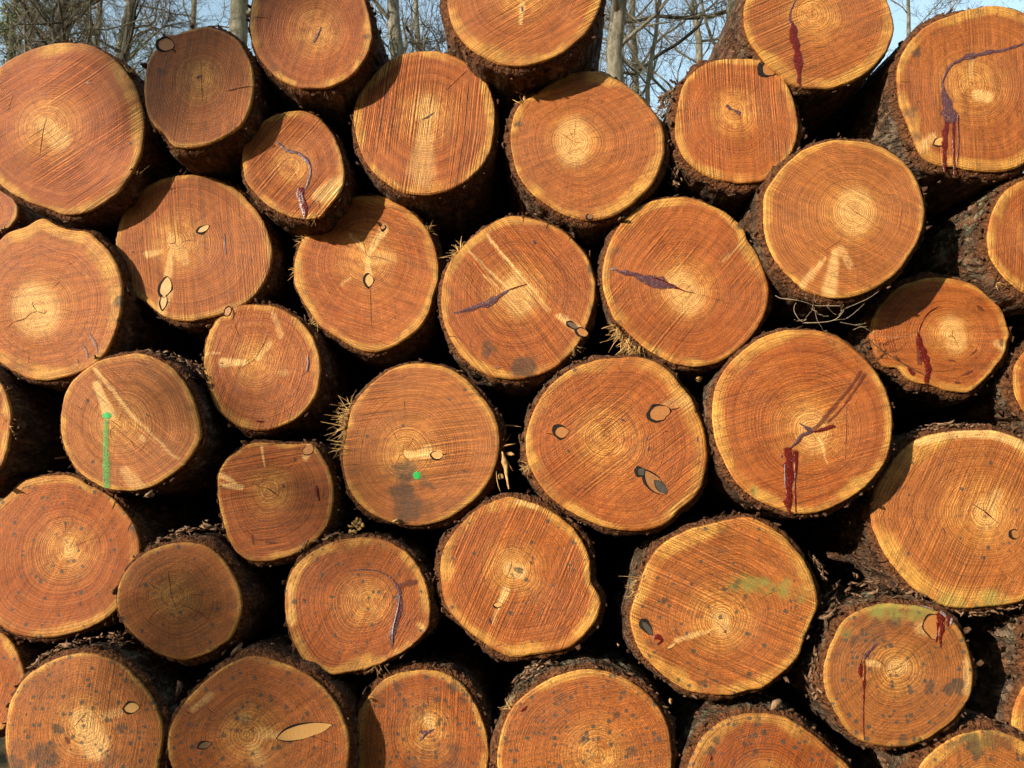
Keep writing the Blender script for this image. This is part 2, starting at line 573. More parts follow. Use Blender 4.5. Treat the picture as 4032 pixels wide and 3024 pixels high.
WOODS = {}
M = dict(
    bark=mat_bark(), flake=mat_flake(), knot=mat_knot(),
    ring=mat_simple('knot_bark_ring', (0.006, 0.005, 0.004), (0.024, 0.017, 0.013), 160, 0.8, 0.08, 0.002),
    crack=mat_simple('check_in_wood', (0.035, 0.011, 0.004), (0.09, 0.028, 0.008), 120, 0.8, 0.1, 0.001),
    red=mat_resin('red_resin', (0.032, 0.003, 0.002), (0.16, 0.011, 0.006), 0.06, 0.20),
    grey=mat_resin('crystallised_resin', (0.040, 0.013, 0.017), (0.115, 0.043, 0.045), 0.26, 0.30),
    white=mat_resin('white_resin', (0.10, 0.055, 0.05), (0.26, 0.19, 0.18), 0.55, 0.3),
    stainred=mat_film(),
    paint=mat_paint(),
    splinter=mat_simple('torn_fibre', (0.27, 0.125, 0.034), (0.55, 0.34, 0.12), 60, 0.6, 0.3, 0.001),
    twig=mat_simple('dead_twig', (0.16, 0.11, 0.065), (0.32, 0.235, 0.145), 70, 0.8, 0.2, 0.001),
    treebark=mat_tree('grey_tree_bark', (0.075, 0.066, 0.047), (0.21, 0.185, 0.14)),
    treedark=mat_tree('dark_tree_bark', (0.025, 0.021, 0.015), (0.07, 0.06, 0.042)),
    twigs=mat_tree('bare_twig', (0.06, 0.045, 0.033), (0.15, 0.118, 0.088)),
    ivy=mat_simple('evergreen_leaf', (0.045, 0.075, 0.02), (0.11, 0.14, 0.045), 3, 0.55, 0.3, 0.002),
)

# ------------------------------------------------------------------ the logs, as surveyed
# crop, outline (clockwise), pith, y = how far the face stands back (m), saw angle/strength, spots, sap width (m), extras
LOGS = []


def L(label, crop, out, pith, y=0.0, saw=(80, 0.5), spots=0.0, sap=0.022, bark=0.016, ax=(0, 0), tilt=(0, 0), tint=1.0, ringc=1.2, hue=0.0,
      lichen=0.15, pale=(), stain=(), green=(), knots=(), cracks=(), resin=(), paint=(), tufts=(), flakes=110, blen=0.0):
    LOGS.append(dict(label=label, crop=crop, out=out, pith=pith, y=y, saw=saw, spots=spots, sap=sap, bark=bark, ax=ax, tilt=tilt,
                     tint=tint, ringc=ringc, hue=hue, lichen=lichen, pale=pale, stain=stain, green=green, knots=knots, cracks=cracks, resin=resin,
                     paint=paint, tufts=tufts, flakes=flakes))


L('large bright orange log at the upper left edge, beside the shaded log', 'A',
  [(430, 308), (560, 308), (680, 335), (790, 400), (890, 490), (965, 600), (1010, 700), (1040, 830), (1045, 950), (1030, 1080), (990, 1190), (930, 1290), (850, 1400), (740, 1480), (610, 1540), (480, 1556), (370, 1520), (230, 1470), (100, 1410), (0, 1335), (-110, 1210), (-165, 1060), (-180, 880), (-150, 720), (-80, 570), (20, 465), (150, 390), (290, 335)],
  (320, 930), hue=-0.2, y=-0.015, saw=(36, 1.0), sap=0.03, tint=1.03, pale=[(320, 900, 420, 1010, 60, 90, .5)],
  cracks=[([(338, 860), (318, 930), (300, 1040), (288, 1140)], 8), ([(320, 930), (210, 1000)], 4), ([(320, 930), (450, 1060)], 4), ([(100, 690), (60, 800)], 3)],
  resin=[([(935, 1030), (950, 1050)], [10, 22, 8], 'grey'), ([(630, 600), (660, 612)], [8, 12, 4], 'white')],
  tufts=[(965, 1230, 60, 18, 70, 'splinter'), (950, 500, 40, 22, 90, 'splinter')])
L('shaded dark brown log with a ringed knot at its top left rim', 'A',
  [(1500, 195), (1620, 225), (1720, 290), (1790, 390), (1830, 500), (1840, 620), (1825, 730), (1785, 850), (1730, 925), (1640, 985), (1540, 1035), (1420, 1065), (1300, 1070), (1240, 1040), (1180, 960), (1110, 900), (1070, 820), (1050, 720), (1048, 600), (1065, 480), (1095, 400), (1150, 330), (1180, 265), (1280, 245), (1390, 210)],
  (1460, 570), ringc=1.3, hue=0.3, y=-0.08, saw=(85, 0.4), sap=0.01,
  knots=[(1208, 328, 52, 44, -20, 9, 0)], stain=[(1190, 520, 40, .7), (1700, 650, 60, .35)],
  cracks=[([(1458, 440), (1462, 560), (1472, 740)], 4), ([(1250, 360), (1278, 382)], 16), ([(1640, 665), (1750, 640), (1860, 625)], 14), ([(1370, 420), (1400, 500)], 3)],
  resin=[([(1415, 570), (1470, 545)], [10, 22, 6], 'grey')])
L('log at the top left with faint resin at its pith, beside the grey trunk', 'B',
  [(825, 60), (855, 200), (855, 270), (830, 370), (780, 460), (700, 550), (620, 600), (520, 635), (430, 640), (330, 635), (230, 595), (140, 540), (60, 450), (10, 370), (-18, 270), (-28, 130), (0, -20), (60, -130), (160, -220), (280, -275), (420, -290), (560, -265), (680, -200), (770, -100)],
  (470, 240), y=-0.075, saw=(75, 0.25), sap=0.024, stain=[(130, 500, 60, .6), (820, 260, 35, .8), (20, 130, 40, .5)],
  cracks=[([(470, 250), (520, 300), (560, 340)], 4), ([(300, 175), (370, 235)], 4), ([(0, 124), (60, 130), (110, 130)], 9), ([(560, 250), (610, 240)], 3)],
  resin=[([(490, 195), (460, 265), (430, 310)], [10, 18, 20], 'grey')])
L('log with strong vertical saw marks and a slanting grey scratch, below a sky gap', 'B',
  [(1240, 370), (1350, 375), (1450, 405), (1560, 465), (1650, 540), (1710, 640), (1745, 760), (1750, 880), (1740, 1000), (1710, 1110), (1650, 1210), (1570, 1290), (1480, 1350), (1380, 1390), (1260, 1412), (1130, 1405), (1030, 1370), (950, 1320), (870, 1250), (810, 1170), (770, 1080), (740, 970), (725, 850), (740, 740), (775, 660), (840, 570), (920, 490), (990, 430), (1100, 385)],
  (1255, 830), y=0, saw=(84, 1.5), sap=0.03, tint=1.03,
  pale=[(1255, 830, 1215, 1250, 40, 110, .5), (1260, 760, 1265, 810, 80, 80, .5)],
  stain=[(1460, 590, 25, .5)],
  cracks=[([(1255, 830), (1200, 760)], 4), ([(1270, 780), (1310, 660)], 4), ([(1545, 512), (1470, 585), (1398, 655)], 13)],
  resin=[([(1310, 815), (1260, 850), (1215, 868)], [8, 14, 6], 'grey')])
L('small log with a crooked purple resin trickle ending in a glistening blob', 'B',
  [(330, 800), (430, 830), (500, 880), (570, 970), (620, 1080), (650, 1190), (655, 1290), (635, 1370), (590, 1440), (530, 1510), (490, 1570), (400, 1590), (300, 1580), (190, 1540), (90, 1480), (0, 1390), (-60, 1310), (-82, 1200), (-85, 1080), (-55, 1000), (0, 930), (80, 870), (184, 820)],
  (270, 1210), y=-0.01, saw=(52, 1.3), sap=0.018, stain=[(0, 1300, 60, .5)],
  pale=[(480, 1420, 620, 1340, 60, 70, .8)],
  cracks=[([(270, 1210), (310, 1290)], 4), ([(440, 1480), (470, 1460), (480, 1520)], 8)],
  resin=[([(160, 1030), (230, 1085), (320, 1115), (370, 1150), (402, 1190), (412, 1250), (395, 1320), (370, 1380)], [18, 20, 22, 26, 24, 12, 16, 22], 'grey'),
         ([(335, 1360), (345, 1420), (355, 1480), (365, 1530), (370, 1585)], [40, 75, 60, 40, 14], 'red'),
         ([(345, 1400), (352, 1440), (362, 1480)], [8, 18, 8], 'white'), ([(368, 1520), (372, 1570)], [8, 10, 4], 'white')],  # these white strips paint the sparkle onto the blob
  tufts=[(450, 1570, 50, 14, -70, 'splinter')])
L('top middle log cut off by the picture frame, between two sky gaps', 'C',
  [(680, 0), (640, 110), (580, 220), (490, 310), (380, 390), (260, 440), (120, 475), (-23, 470), (-153, 420), (-253, 360), (-333, 290), (-393, 200), (-428, 100), (-438, 0), (-425, -130), (-370, -300), (-270, -440), (-130, -550), (40, -610), (220, -610), (400, -550), (550, -440), (650, -280), (690, -130)],
  (110, -60), hue=0.3, y=-0.11, saw=(33, 1.0), sap=0.034, tint=1.06, pale=[(110, 30, 85, 170, 22, 14, .8)], bark=0.022,
  resin=[([(98, 45), (104, 90)], [14, 18, 6], 'grey')])
L('log with many fine drying cracks, its top shaded by the top middle log', 'C',
  [(520, 520), (620, 515), (690, 525), (760, 560), (850, 610), (940, 680), (1020, 760), (1090, 850), (1130, 940), (1140, 1040), (1130, 1150), (1090, 1260), (1030, 1360), (950, 1440), (850, 1520), (740, 1575), (600, 1600), (470, 1575), (350, 1520), (240, 1450), (150, 1370), (80, 1270), (40, 1150), (20, 1000), (40, 850), (100, 750), (200, 680), (300, 610), (410, 545)],
  (475, 1030), hue=0.3, y=-0.005, saw=(20, 0.2), sap=0.03, tint=1.05, stain=[(85, 890, 35, .9), (1080, 900, 50, .6)], green=[(30, 1100, 40, .3)],
  pale=[(475, 960, 475, 1100, 120, 120, .55)],
  cracks=[([(475, 1030), (415, 985), (360, 960)], 5), ([(475, 1030), (550, 1040)], 4), ([(470, 1000), (440, 920)], 4), ([(485, 990), (492, 900)], 4), ([(460, 1060), (435, 1110)], 4), ([(500, 1060), (560, 1120), (600, 1150)], 4), ([(600, 1000), (700, 995), (780, 985)], 3), ([(570, 780), (590, 700), (640, 690)], 3), ([(510, 1360), (540, 1400), (535, 1450)], 3), ([(380, 720), (350, 690)], 3), ([(380, 990), (300, 960)], 3)],
  knots=[(595, 1572, 20, 18, 0, 6, .5)], tufts=[(95, 740, 50, 16, 160, 'splinter')], lichen=0.5, bark=0.02)
L('log with vertical saw marks and a black crescent knot at its upper right rim', 'C',
  [(1700, 425), (1800, 428), (1878, 450), (1958, 500), (2018, 590), (2063, 690), (2093, 800), (2108, 900), (2098, 1000), (2068, 1100), (2008, 1180), (1938, 1250), (1858, 1310), (1740, 1325), (1620, 1320), (1500, 1290), (1390, 1240), (1300, 1160), (1240, 1060), (1215, 950), (1225, 830), (1245, 710), (1280, 600), (1350, 520), (1440, 460), (1560, 430)],
  (1640, 800), y=0.0, saw=(91, 1.3), sap=0.022, tint=1.06,
  cracks=[([(1210, 820), (1300, 795)], 5), ([(1820, 610), (1740, 690)], 3)],
  knots=[(1895, 508, 50, 42, -35, 18, .1)],
  resin=[([(1580, 765), (1630, 795), (1690, 832)], [18, 26, 24], 'grey')], flakes=170, bark=0.024)
L('upper right log with one broad dark red resin band running down its middle', 'D',
  [(1035, 0), (1070, 100), (1085, 200), (1070, 280), (1030, 370), (970, 450), (890, 520), (780, 590), (660, 630), (540, 640), (420, 630), (330, 600), (250, 530), (180, 480), (100, 380), (40, 290), (5, 200), (0, 100), (10, 0), (60, -150), (150, -290), (290, -400), (450, -450), (600, -450), (760, -400), (890, -310), (980, -170)],
  (490, 105), ringc=1.3, hue=0.3, y=-0.012, saw=(24, 1.0), sap=0.036, tint=1.0, bark=0.008, ax=(-0.09, -0.02),
  cracks=[([(490, 10), (492, 120)], 3), ([(500, 345), (560, 345), (610, 325)], 4)],
  resin=[([(385, -20), (350, 40), (330, 100), (330, 165)], [6, 8, 12, 20], 'grey'),
         ([(335, 150), (355, 220), (370, 300), (380, 390), (392, 480), (395, 560), (408, 645)], [14, 50, 60, 52, 54, 44, 10], 'red')],
  flakes=160)
L('large log at the upper right edge with a hooked resin trail and red drips', 'D',
  [(1800, 40), (1900, 50), (2028, 90), (2150, 170), (2250, 290), (2310, 450), (2330, 640), (2300, 830), (2220, 1000), (2120, 1120), (2028, 1190), (1930, 1230), (1800, 1245), (1650, 1235), (1540, 1210), (1430, 1200), (1320, 1150), (1270, 1100), (1230, 1010), (1190, 900), (1140, 780), (1115, 650), (1115, 500), (1150, 390), (1230, 270), (1350, 170), (1500, 110), (1650, 60)],
  (1640, 610), ringc=1.3, hue=0.2, y=0.0, saw=(88, 0.5), sap=0.034, tint=0.98, bark=0.026, ax=(-0.10, -0.02),
  stain=[(1250, 380, 50, .9), (1200, 820, 70, .7), (1240, 990, 60, .6), (1700, 90, 60, .5)],
  pale=[(1690, 690, 1760, 700, 45, 45, .9), (1640, 560, 1650, 440, 14, 20, .6), (1300, 1060, 1360, 1000, 40, 40, .7)],
  knots=[(1418, 1028, 48, 26, 25, 6, .0)],
  cracks=[([(1640, 610), (1720, 590)], 4), ([(1130, 590), (1220, 595)], 6)],
  resin=[([(2060, 300), (1950, 345), (1850, 370), (1750, 385), (1640, 405)], [14, 18, 22, 26, 40], 'grey'),
         ([(1680, 400), (1580, 425), (1510, 470), (1460, 530), (1438, 590), (1436, 640)], [44, 34, 24, 18, 12, 12], 'grey'),
         ([(1438, 620), (1450, 690), (1475, 760), (1490, 830), (1490, 900)], [16, 40, 75, 110, 90], 'grey'),
         ([(1460, 880), (1455, 980), (1452, 1080), (1448, 1180), (1450, 1260)], [50, 44, 40, 26, 8], 'red'),
         ([(1515, 880), (1515, 980), (1515, 1100), (1518, 1200), (1520, 1290)], [34, 18, 12, 14, 6], 'red'),
         ([(1545, 830), (1548, 930), (1550, 1050), (1542, 1190)], [20, 12, 10, 6], 'red')], flakes=190)
L('log with a long pale splinter-shaped knot near its lower rim, third row left', 'E',
  [(1280, -200), (1450, -205), (1600, -165), (1720, -95), (1820, 5), (1900, 110), (1950, 220), (1978, 350), (1960, 480), (1910, 590), (1840, 680), (1740, 750), (1620, 800), (1500, 835), (1380, 855), (1270, 850), (1160, 800), (1060, 720), (960, 660), (890, 560), (850, 440), (835, 330), (845, 230), (870, 120), (920, 10), (1000, -80), (1130, -160)],
  (1270, 270), hue=0.25, y=0.06, saw=(98, 0.55), sap=0.022, tint=0.96,
  pale=[(1240, 300, 1240, 230, 30, 26, .5), (1250, 320, 1220, 520, 24, 30, .7), (1060, 375, 1160, 350, 26, 20, .7), (1165, 790, 1210, 640, 40, 50, .7), (1280, 300, 1340, 420, 50, 40, .4)],
  knots=[(1478, 188, 46, 18, 28, 8, .05), (1205, 610, 34, 72, -12, 12, .0), (1188, 715, 20, 60, -8, 5, .0)],
  cracks=[([(1215, 290), (1270, 285), (1268, 200)], 6), ([(1270, 285), (1310, 350)], 4), ([(1320, 280), (1430, 270)], 4), ([(1110, 40), (1150, 95), (1190, 110)], 4), ([(1030, 90), (1080, 150)], 4), ([(1340, 200), (1330, 160)], 4), ([(950, 285), (1000, 295)], 4), ([(1480, 330), (1560, 345)], 3)],
  resin=[([(1628, 225), (1634, 290), (1640, 375)], [8, 12, 6], 'grey'), ([(955, 352), (975, 358)], [8, 14, 5], 'grey'), ([(1035, 348), (1048, 354)], [8, 13, 5], 'grey')],
  stain=[(1815, 405, 16, 1.0)], tufts=[(1290, -205, 45, 12, 100, 'flake')])
L('big log at the left edge with a pale crumbly centre and a jagged crack', 'E',
  [(60, 210), (180, 170), (300, 110), (400, 155), (500, 190), (640, 210), (700, 260), (780, 340), (840, 440), (880, 560), (888, 680), (870, 820), (830, 960), (780, 1070), (700, 1160), (600, 1220), (480, 1260), (320, 1285), (180, 1260), (60, 1195), (-60, 1110), (-150, 980), (-190, 820), (-190, 650), (-160, 480), (-90, 350), (0, 260)],
  (265, 780), hue=0.3, y=0.01, saw=(8, 0.3), sap=0.04, tint=1.08, pale=[(250, 740, 270, 800, 170, 170, .6)],
  cracks=[([(265, 785), (215, 805), (180, 840), (100, 865), (60, 900)], 11), ([(265, 785), (240, 740), (235, 715)], 7), ([(265, 785), (320, 800), (345, 780)], 7), ([(390, 610), (440, 560)], 5), ([(30, 665), (130, 695)], 5), ([(150, 560), (130, 530)], 4), ([(450, 770), (540, 790)], 5), ([(330, 890), (360, 870)], 4), ([(500, 450), (550, 420)], 4), ([(210, 1100), (205, 1160)], 4)],
  stain=[(875, 720, 45, 1.0), (850, 860, 40, .9), (820, 1040, 30, .6)],
  resin=[([(590, 1020), (625, 1070), (640, 1130)], [14, 18, 8], 'stainred'), ([(650, 950), (690, 1020), (710, 1085)], [14, 20, 10], 'stainred'), ([(560, 1130), (575, 1175)], [10, 14, 6], 'stainred')])
L('log with a pale three-pronged knot and black-tipped spike at its middle', 'F',
  [(870, -55), (960, -40), (1060, 10), (1150, 70), (1230, 150), (1280, 230), (1320, 330), (1338, 440), (1335, 560), (1300, 680), (1270, 800), (1210, 900), (1130, 970), (1030, 1030), (900, 1078), (780, 1070), (680, 1020), (570, 950), (480, 890), (400, 780), (340, 680), (295, 580), (290, 470), (310, 370), (345, 270), (390, 180), (450, 90), (560, 10), (700, -45)],
  (825, 380), ringc=1.2, y=0.09, saw=(-18, 0.45), sap=0.028, tint=1.06,
  pale=[(830, 370, 945, 185, 22, 34, 1.0), (800, 340, 700, 230, 16, 14, .85), (825, 380, 840, 540, 16, 26, 1.0), (850, 400, 1000, 400, 60, 40, .35), (640, 590, 690, 550, 14, 10, .5)],
  cracks=[([(790, 270), (805, 320), (820, 378), (890, 412)], 6), ([(825, 378), (930, 400), (1040, 440)], 4), ([(860, 330), (945, 165)], 4), ([(705, 225), (780, 330)], 4), ([(845, 625), (848, 740), (852, 900)], 6), ([(560, 350), (620, 410)], 3), ([(1190, 330), (1210, 400)], 3), ([(810, 120), (830, 150)], 4)],
  knots=[(838, 562, 24, 46, 0, 15, .0), (936, 176, 18, 14, 40, 8, .0)], stain=[(1140, 200, 40, .6), (380, 650, 40, .6), (560, 980, 40, .6), (430, 460, 40, .5)], green=[(310, 450, 60, .35), (1330, 520, 30, .6)],
  tufts=[(335, 260, 60, 16, 150, 'splinter'), (275, 490, 40, 10, 170, 'splinter'), (430, 870, 60, 26, 215, 'splinter'), (1280, 180, 50, 14, 20, 'splinter')])
L('log with slanting pale lines, a resin slash and a notched knot lower right', 'G',
  [(40, 90), (150, 105), (280, 140), (380, 190), (470, 260), (560, 360), (610, 470), (635, 580), (630, 700), (600, 820), (570, 900), (520, 1010), (440, 1110), (350, 1190), (230, 1245), (100, 1278), (-20, 1275), (-124, 1255), (-244, 1190), (-344, 1100), (-414, 990), (-469, 850), (-484, 700), (-474, 580), (-444, 470), (-374, 370), (-284, 270), (-164, 180), (-54, 115)],
  (60, 640), ringc=1.3, hue=-0.3, y=0.03, saw=(-52, 0.7), sap=0.024, tint=1.06,
  pale=[(-155, 220, 75, 520, 9, 16, .9), (75, 520, 200, 640, 14, 20, .6), (-284, 350, 20, 640, 8, 14, .75), (-180, 520, -90, 600, 10, 10, .5), (200, 660, 300, 780, 16, 16, .4), (370, 820, 490, 900, 20, 34, .9), (60, 600, 80, 700, 100, 120, .5)],
  knots=[(470, 888, 44, 16, -30, 10, .8), (540, 938, 42, 24, -25, 8, .0)],
  stain=[(120, 1190, 110, .95), (-140, 1060, 70, .85), (600, 480, 40, .9), (605, 760, 30, .9)],
  cracks=[([(-440, 965), (-380, 970), (-330, 990)], 6), ([(140, 590), (60, 610), (20, 625)], 8), ([(100, 60), (110, 140)], 14), ([(300, 130), (275, 190)], 12), ([(460, 230), (440, 275)], 10), ([(-20, 410), (20, 480)], 4), ([(60, 660), (160, 720)], 4), ([(410, 710), (490, 715)], 3), ([(-270, 520), (-250, 580)], 4), ([(330, 460), (410, 480)], 3), ([(520, 920), (540, 1000)], 10)],
  resin=[([(140, 588), (80, 605), (10, 630)], [4, 8, 10], 'red'), ([(20, 625), (-60, 680), (-130, 720), (-220, 750), (-310, 775), (-400, 800)], [16, 44, 60, 36, 24, 8], 'grey'), ([(175, 280), (205, 290)], [14, 24, 8], 'grey'), ([(-95, 1195), (-60, 1195)], [6, 14, 6], 'white')],
  tufts=[(-370, 350, 70, 40, 150, 'splinter'), (480, 1060, 40, 16, -60, 'splinter'), (420, 1110, 30, 10, -60, 'splinter'), (500, 1060, 20, 4, -40, 'splinter')], flakes=150)
L('log with a long purple resin wedge running left from its pith', 'G',
  [(1240, -45), (1340, -35), (1450, 5), (1560, 55), (1660, 130), (1720, 205), (1738, 265), (1800, 350), (1850, 460), (1890, 580), (1895, 680), (1870, 800), (1810, 910), (1740, 1000), (1640, 1090), (1540, 1150), (1420, 1180), (1300, 1180), (1180, 1150), (1060, 1090), (950, 1010), (850, 910), (770, 830), (720, 710), (690, 600), (690, 480), (710, 370), (750, 260), (810, 160), (900, 60), (1050, -20)],
  (1280, 640), ringc=1.3, hue=-0.2, y=0.02, saw=(50, 0.8), sap=0.03, tint=1.05,
  pale=[(1240, 580, 1300, 690, 110, 130, .5), (1560, 420, 1680, 310, 10, 14, .4)],
  stain=[(760, 350, 60, .6), (740, 700, 50, .5), (1680, 170, 40, .8), (1640, 690, 50, .5), (1085, 1085, 40, .7), (800, 870, 40, .7)],
  cracks=[([(1280, 645), (1200, 690)], 4), ([(1290, 620), (1360, 580)], 3), ([(1360, 655), (1520, 700), (1640, 740)], 4), ([(1270, 700), (1265, 790)], 4), ([(860, 700), (940, 680)], 4), ([(900, 730), (880, 770)], 4), ([(1180, 850), (1190, 930)], 3), ([(1500, 250), (1530, 280)], 3), ([(1640, 110), (1620, 150)], 8)],
  resin=[([(1360, 655), (1280, 638), (1210, 610)], [4, 10, 22], 'red'), ([(1230, 615), (1140, 585), (1040, 560), (940, 530), (860, 510), (780, 490)], [26, 56, 70, 52, 34, 12], 'grey'), ([(1210, 605), (1120, 560), (1040, 540)], [8, 12, 6], 'red'), ([(740, 478), (785, 482)], [10, 26, 8], 'white')],
  tufts=[(780, 920, 60, 30, 215, 'splinter'), (870, 1010, 90, 44, 230, 'splinter'), (930, 1060, 60, 22, 240, 'splinter')])
L('large log with a fan of pale streaks at its foot, above a dead twig', 'H',
  [(760, -455), (880, -445), (1000, -405), (1100, -345), (1190, -265), (1250, -165), (1295, -45), (1310, 60), (1300, 140), (1260, 270), (1190, 390), (1110, 500), (1010, 580), (900, 640), (780, 680), (650, 690), (530, 665), (430, 620), (340, 540), (260, 460), (190, 340), (150, 200), (140, 60), (150, -60), (190, -150), (260, -240), (350, -330), (450, -400), (600, -450)],
  (800, 60), ringc=1.3, hue=0.6, y=-0.03, saw=(-30, 0.4), sap=0.02, tint=1.07, bark=0.022,
  pale=[(660, 360, 610, 640, 30, 60, .8), (580, 400, 420, 590, 12, 30, .8), (800, 10, 800, 110, 130, 130, .5), (700, 330, 760, 450, 30, 30, .5)],
  cracks=[([(740, 10), (800, 60), (870, 105), (945, 155)], 7), ([(1000, -60), (1090, -60)], 4), ([(700, 270), (570, 350)], 4), ([(560, 90), (640, 150)], 3), ([(940, 170), (1010, 210)], 4), ([(1140, 50), (1120, 200)], 3), ([(450, -80), (470, -30)], 3)],
  stain=[(760, -380, 60, .4)], flakes=170)
L('log at the right edge behind scaly grey bark, mostly cut off by the picture frame', 'H',
  [(2050, -180), (2200, -190), (2340, -120), (2440, 20), (2490, 200), (2480, 380), (2420, 530), (2300, 640), (2150, 680), (2028, 640), (1930, 570), (1850, 480), (1790, 380), (1770, 260), (1790, 120), (1835, 0), (1920, -110)],
  (2150, 240), y=0.02, saw=(82, 0.9), sap=0.024, bark=0.028, lichen=0.9, ax=(-0.11, 0.03), flakes=220, tint=0.95,
  tufts=[(1870, 590, 20, 4, -30, 'splinter')])
L('log with a shaded upper left and dark red resin trickle, below the scaly bark', 'H',
  [(1430, 540), (1550, 555), (1680, 600), (1790, 680), (1860, 760), (1900, 860), (1925, 950), (1905, 1010), (1890, 1090), (1830, 1180), (1760, 1260), (1680, 1340), (1600, 1375), (1480, 1360), (1350, 1320), (1240, 1300), (1160, 1250), (1110, 1195), (1020, 1185), (960, 1120), (930, 1040), (915, 960), (930, 850), (970, 760), (1030, 690), (1120, 610), (1250, 560), (1340, 540)],
  (1515, 955), y=0.11, saw=(0, 0.25), sap=0.018, tint=1.04, bark=0.02, lichen=0.4,
  cracks=[([(1480, 968), (1515, 970), (1555, 1050)], 6), ([(1510, 960), (1512, 920)], 4), ([(1440, 760), (1390, 745)], 3), ([(1600, 860), (1640, 850)], 3)],
  pale=[(1500, 900, 1530, 1000, 90, 90, .5), (1830, 1020, 1890, 1060, 30, 30, .5)], stain=[(1880, 1005, 30, .9), (1010, 1120, 30, .6)],
  resin=[([(1410, 745), (1330, 800), (1285, 870), (1262, 935)], [6, 8, 10, 12], 'red'), ([(1258, 930), (1270, 1000), (1300, 1070), (1320, 1140), (1325, 1220), (1318, 1320)], [16, 54, 60, 64, 44, 30], 'red'), ([(1260, 960), (1275, 1080), (1275, 1180)], [40, 50, 40], 'stainred'),
         ([(1680, 740), (1710, 765), (1740, 785)], [10, 34, 10], 'stainred'), ([(1185, 1185), (1215, 1230), (1230, 1250)], [20, 30, 14], 'red'), ([(1565, 1255), (1620, 1235), (1660, 1215)], [10, 28, 10], 'stainred'), ([(1520, 1303), (1570, 1305)], [14, 22, 10], 'stainred'), ([(1090, 1105), (1130, 1150)], [8, 20, 8], 'stainred'), ([(1470, 1140), (1540, 1150)], [6, 12, 6], 'stainred'), ([(1630, 1110), (1690, 1060)], [6, 14, 6], 'stainred')], flakes=170)
L('log marked with a bright green paint dot and a stripe down to its rim', 'I',
  [(880, -370), (1000, -385), (1120, -355), (1230, -295), (1310, -210), (1380, -100), (1425, 30), (1450, 130), (1450, 240), (1400, 340), (1330, 430), (1230, 510), (1130, 570), (1020, 605), (900, 610), (780, 595), (660, 540), (560, 460), (490, 350), (450, 230), (440, 100), (450, 0), (470, -90), (530, -190), (620, -270), (740, -340)],
  (850, 130), hue=0.6, y=0.0, saw=(-40, 0.5), sap=0.02, tint=1.05, spots=0.02,
  pale=[(700, -160, 790, 60, 30, 46, .95), (690, -270, 1000, 110, 16, 14, .8), (1000, 110, 1340, 430, 9, 9, .8), (900, 470, 1010, 590, 40, 60, .5), (1020, 220, 1050, 250, 14, 14, .7)],
  cracks=[([(790, 90), (845, 130), (890, 160)], 6), ([(845, 130), (800, 190), (830, 260)], 4), ([(860, 110), (890, 40)], 4), ([(620, -60), (650, -20)], 4), ([(560, 0), (600, 30)], 4), ([(710, -40), (690, 30)], 4), ([(1060, 260), (1010, 340)], 3), ([(980, 300), (940, 240)], 4)],
  paint=[([(775, 40), (775, 66), (775, 92)], [30, 60, 40], 1), ([(772, 80), (768, 180), (770, 300), (772, 440), (775, 560), (778, 598)], [40, 38, 42, 50, 52, 40], .6)], flakes=130)
L('medium log with a dark notch at its top and a pale patch beside its pith', 'F',
  [(150, 750), (240, 790), (330, 850), (400, 930), (450, 1030), (480, 1140), (480, 1260), (460, 1370), (410, 1460), (340, 1540), (240, 1600), (130, 1640), (0, 1650), (-100, 1625), (-200, 1560), (-270, 1490), (-310, 1400), (-350, 1290), (-365, 1170), (-360, 1080), (-340, 980), (-300, 890), (-240, 825), (-180, 815), (-150, 755), (-40, 735), (60, 738)],
  (0, 1140), hue=0.1, y=0.06, saw=(75, 0.7), sap=0.022,
  pale=[(-230, 1155, -70, 1160, 34, 24, .9), (-360, 1090, -250, 1085, 10, 10, .6), (30, 1120, 120, 1010, 24, 20, .6), (140, 800, 190, 960, 20, 26, .4), (200, 1230, 230, 1230, 20, 20, .4)],
  knots=[(-190, 785, 22, 34, -30, 6, .0)],
  cracks=[([(-160, 750), (-148, 800), (-155, 850)], 16), ([(0, 1140), (60, 1040), (95, 960)], 5), ([(0, 1140), (-90, 1200)], 4), ([(-140, 880), (-110, 960)], 5), ([(-60, 1160), (-30, 1130)], 4), ([(-245, 1160), (-220, 1168)], 10)],
  resin=[([(392, 1110), (394, 1165), (385, 1225)], [10, 22, 14], 'grey'), ([(385, 1225), (350, 1250), (320, 1270)], [6, 8, 3], 'stainred'), ([(10, 1580), (75, 1584)], [14, 18, 8], 'red')], stain=[(250, 1540, 50, .5), (280, 860, 20, .8)],
  flakes=140)
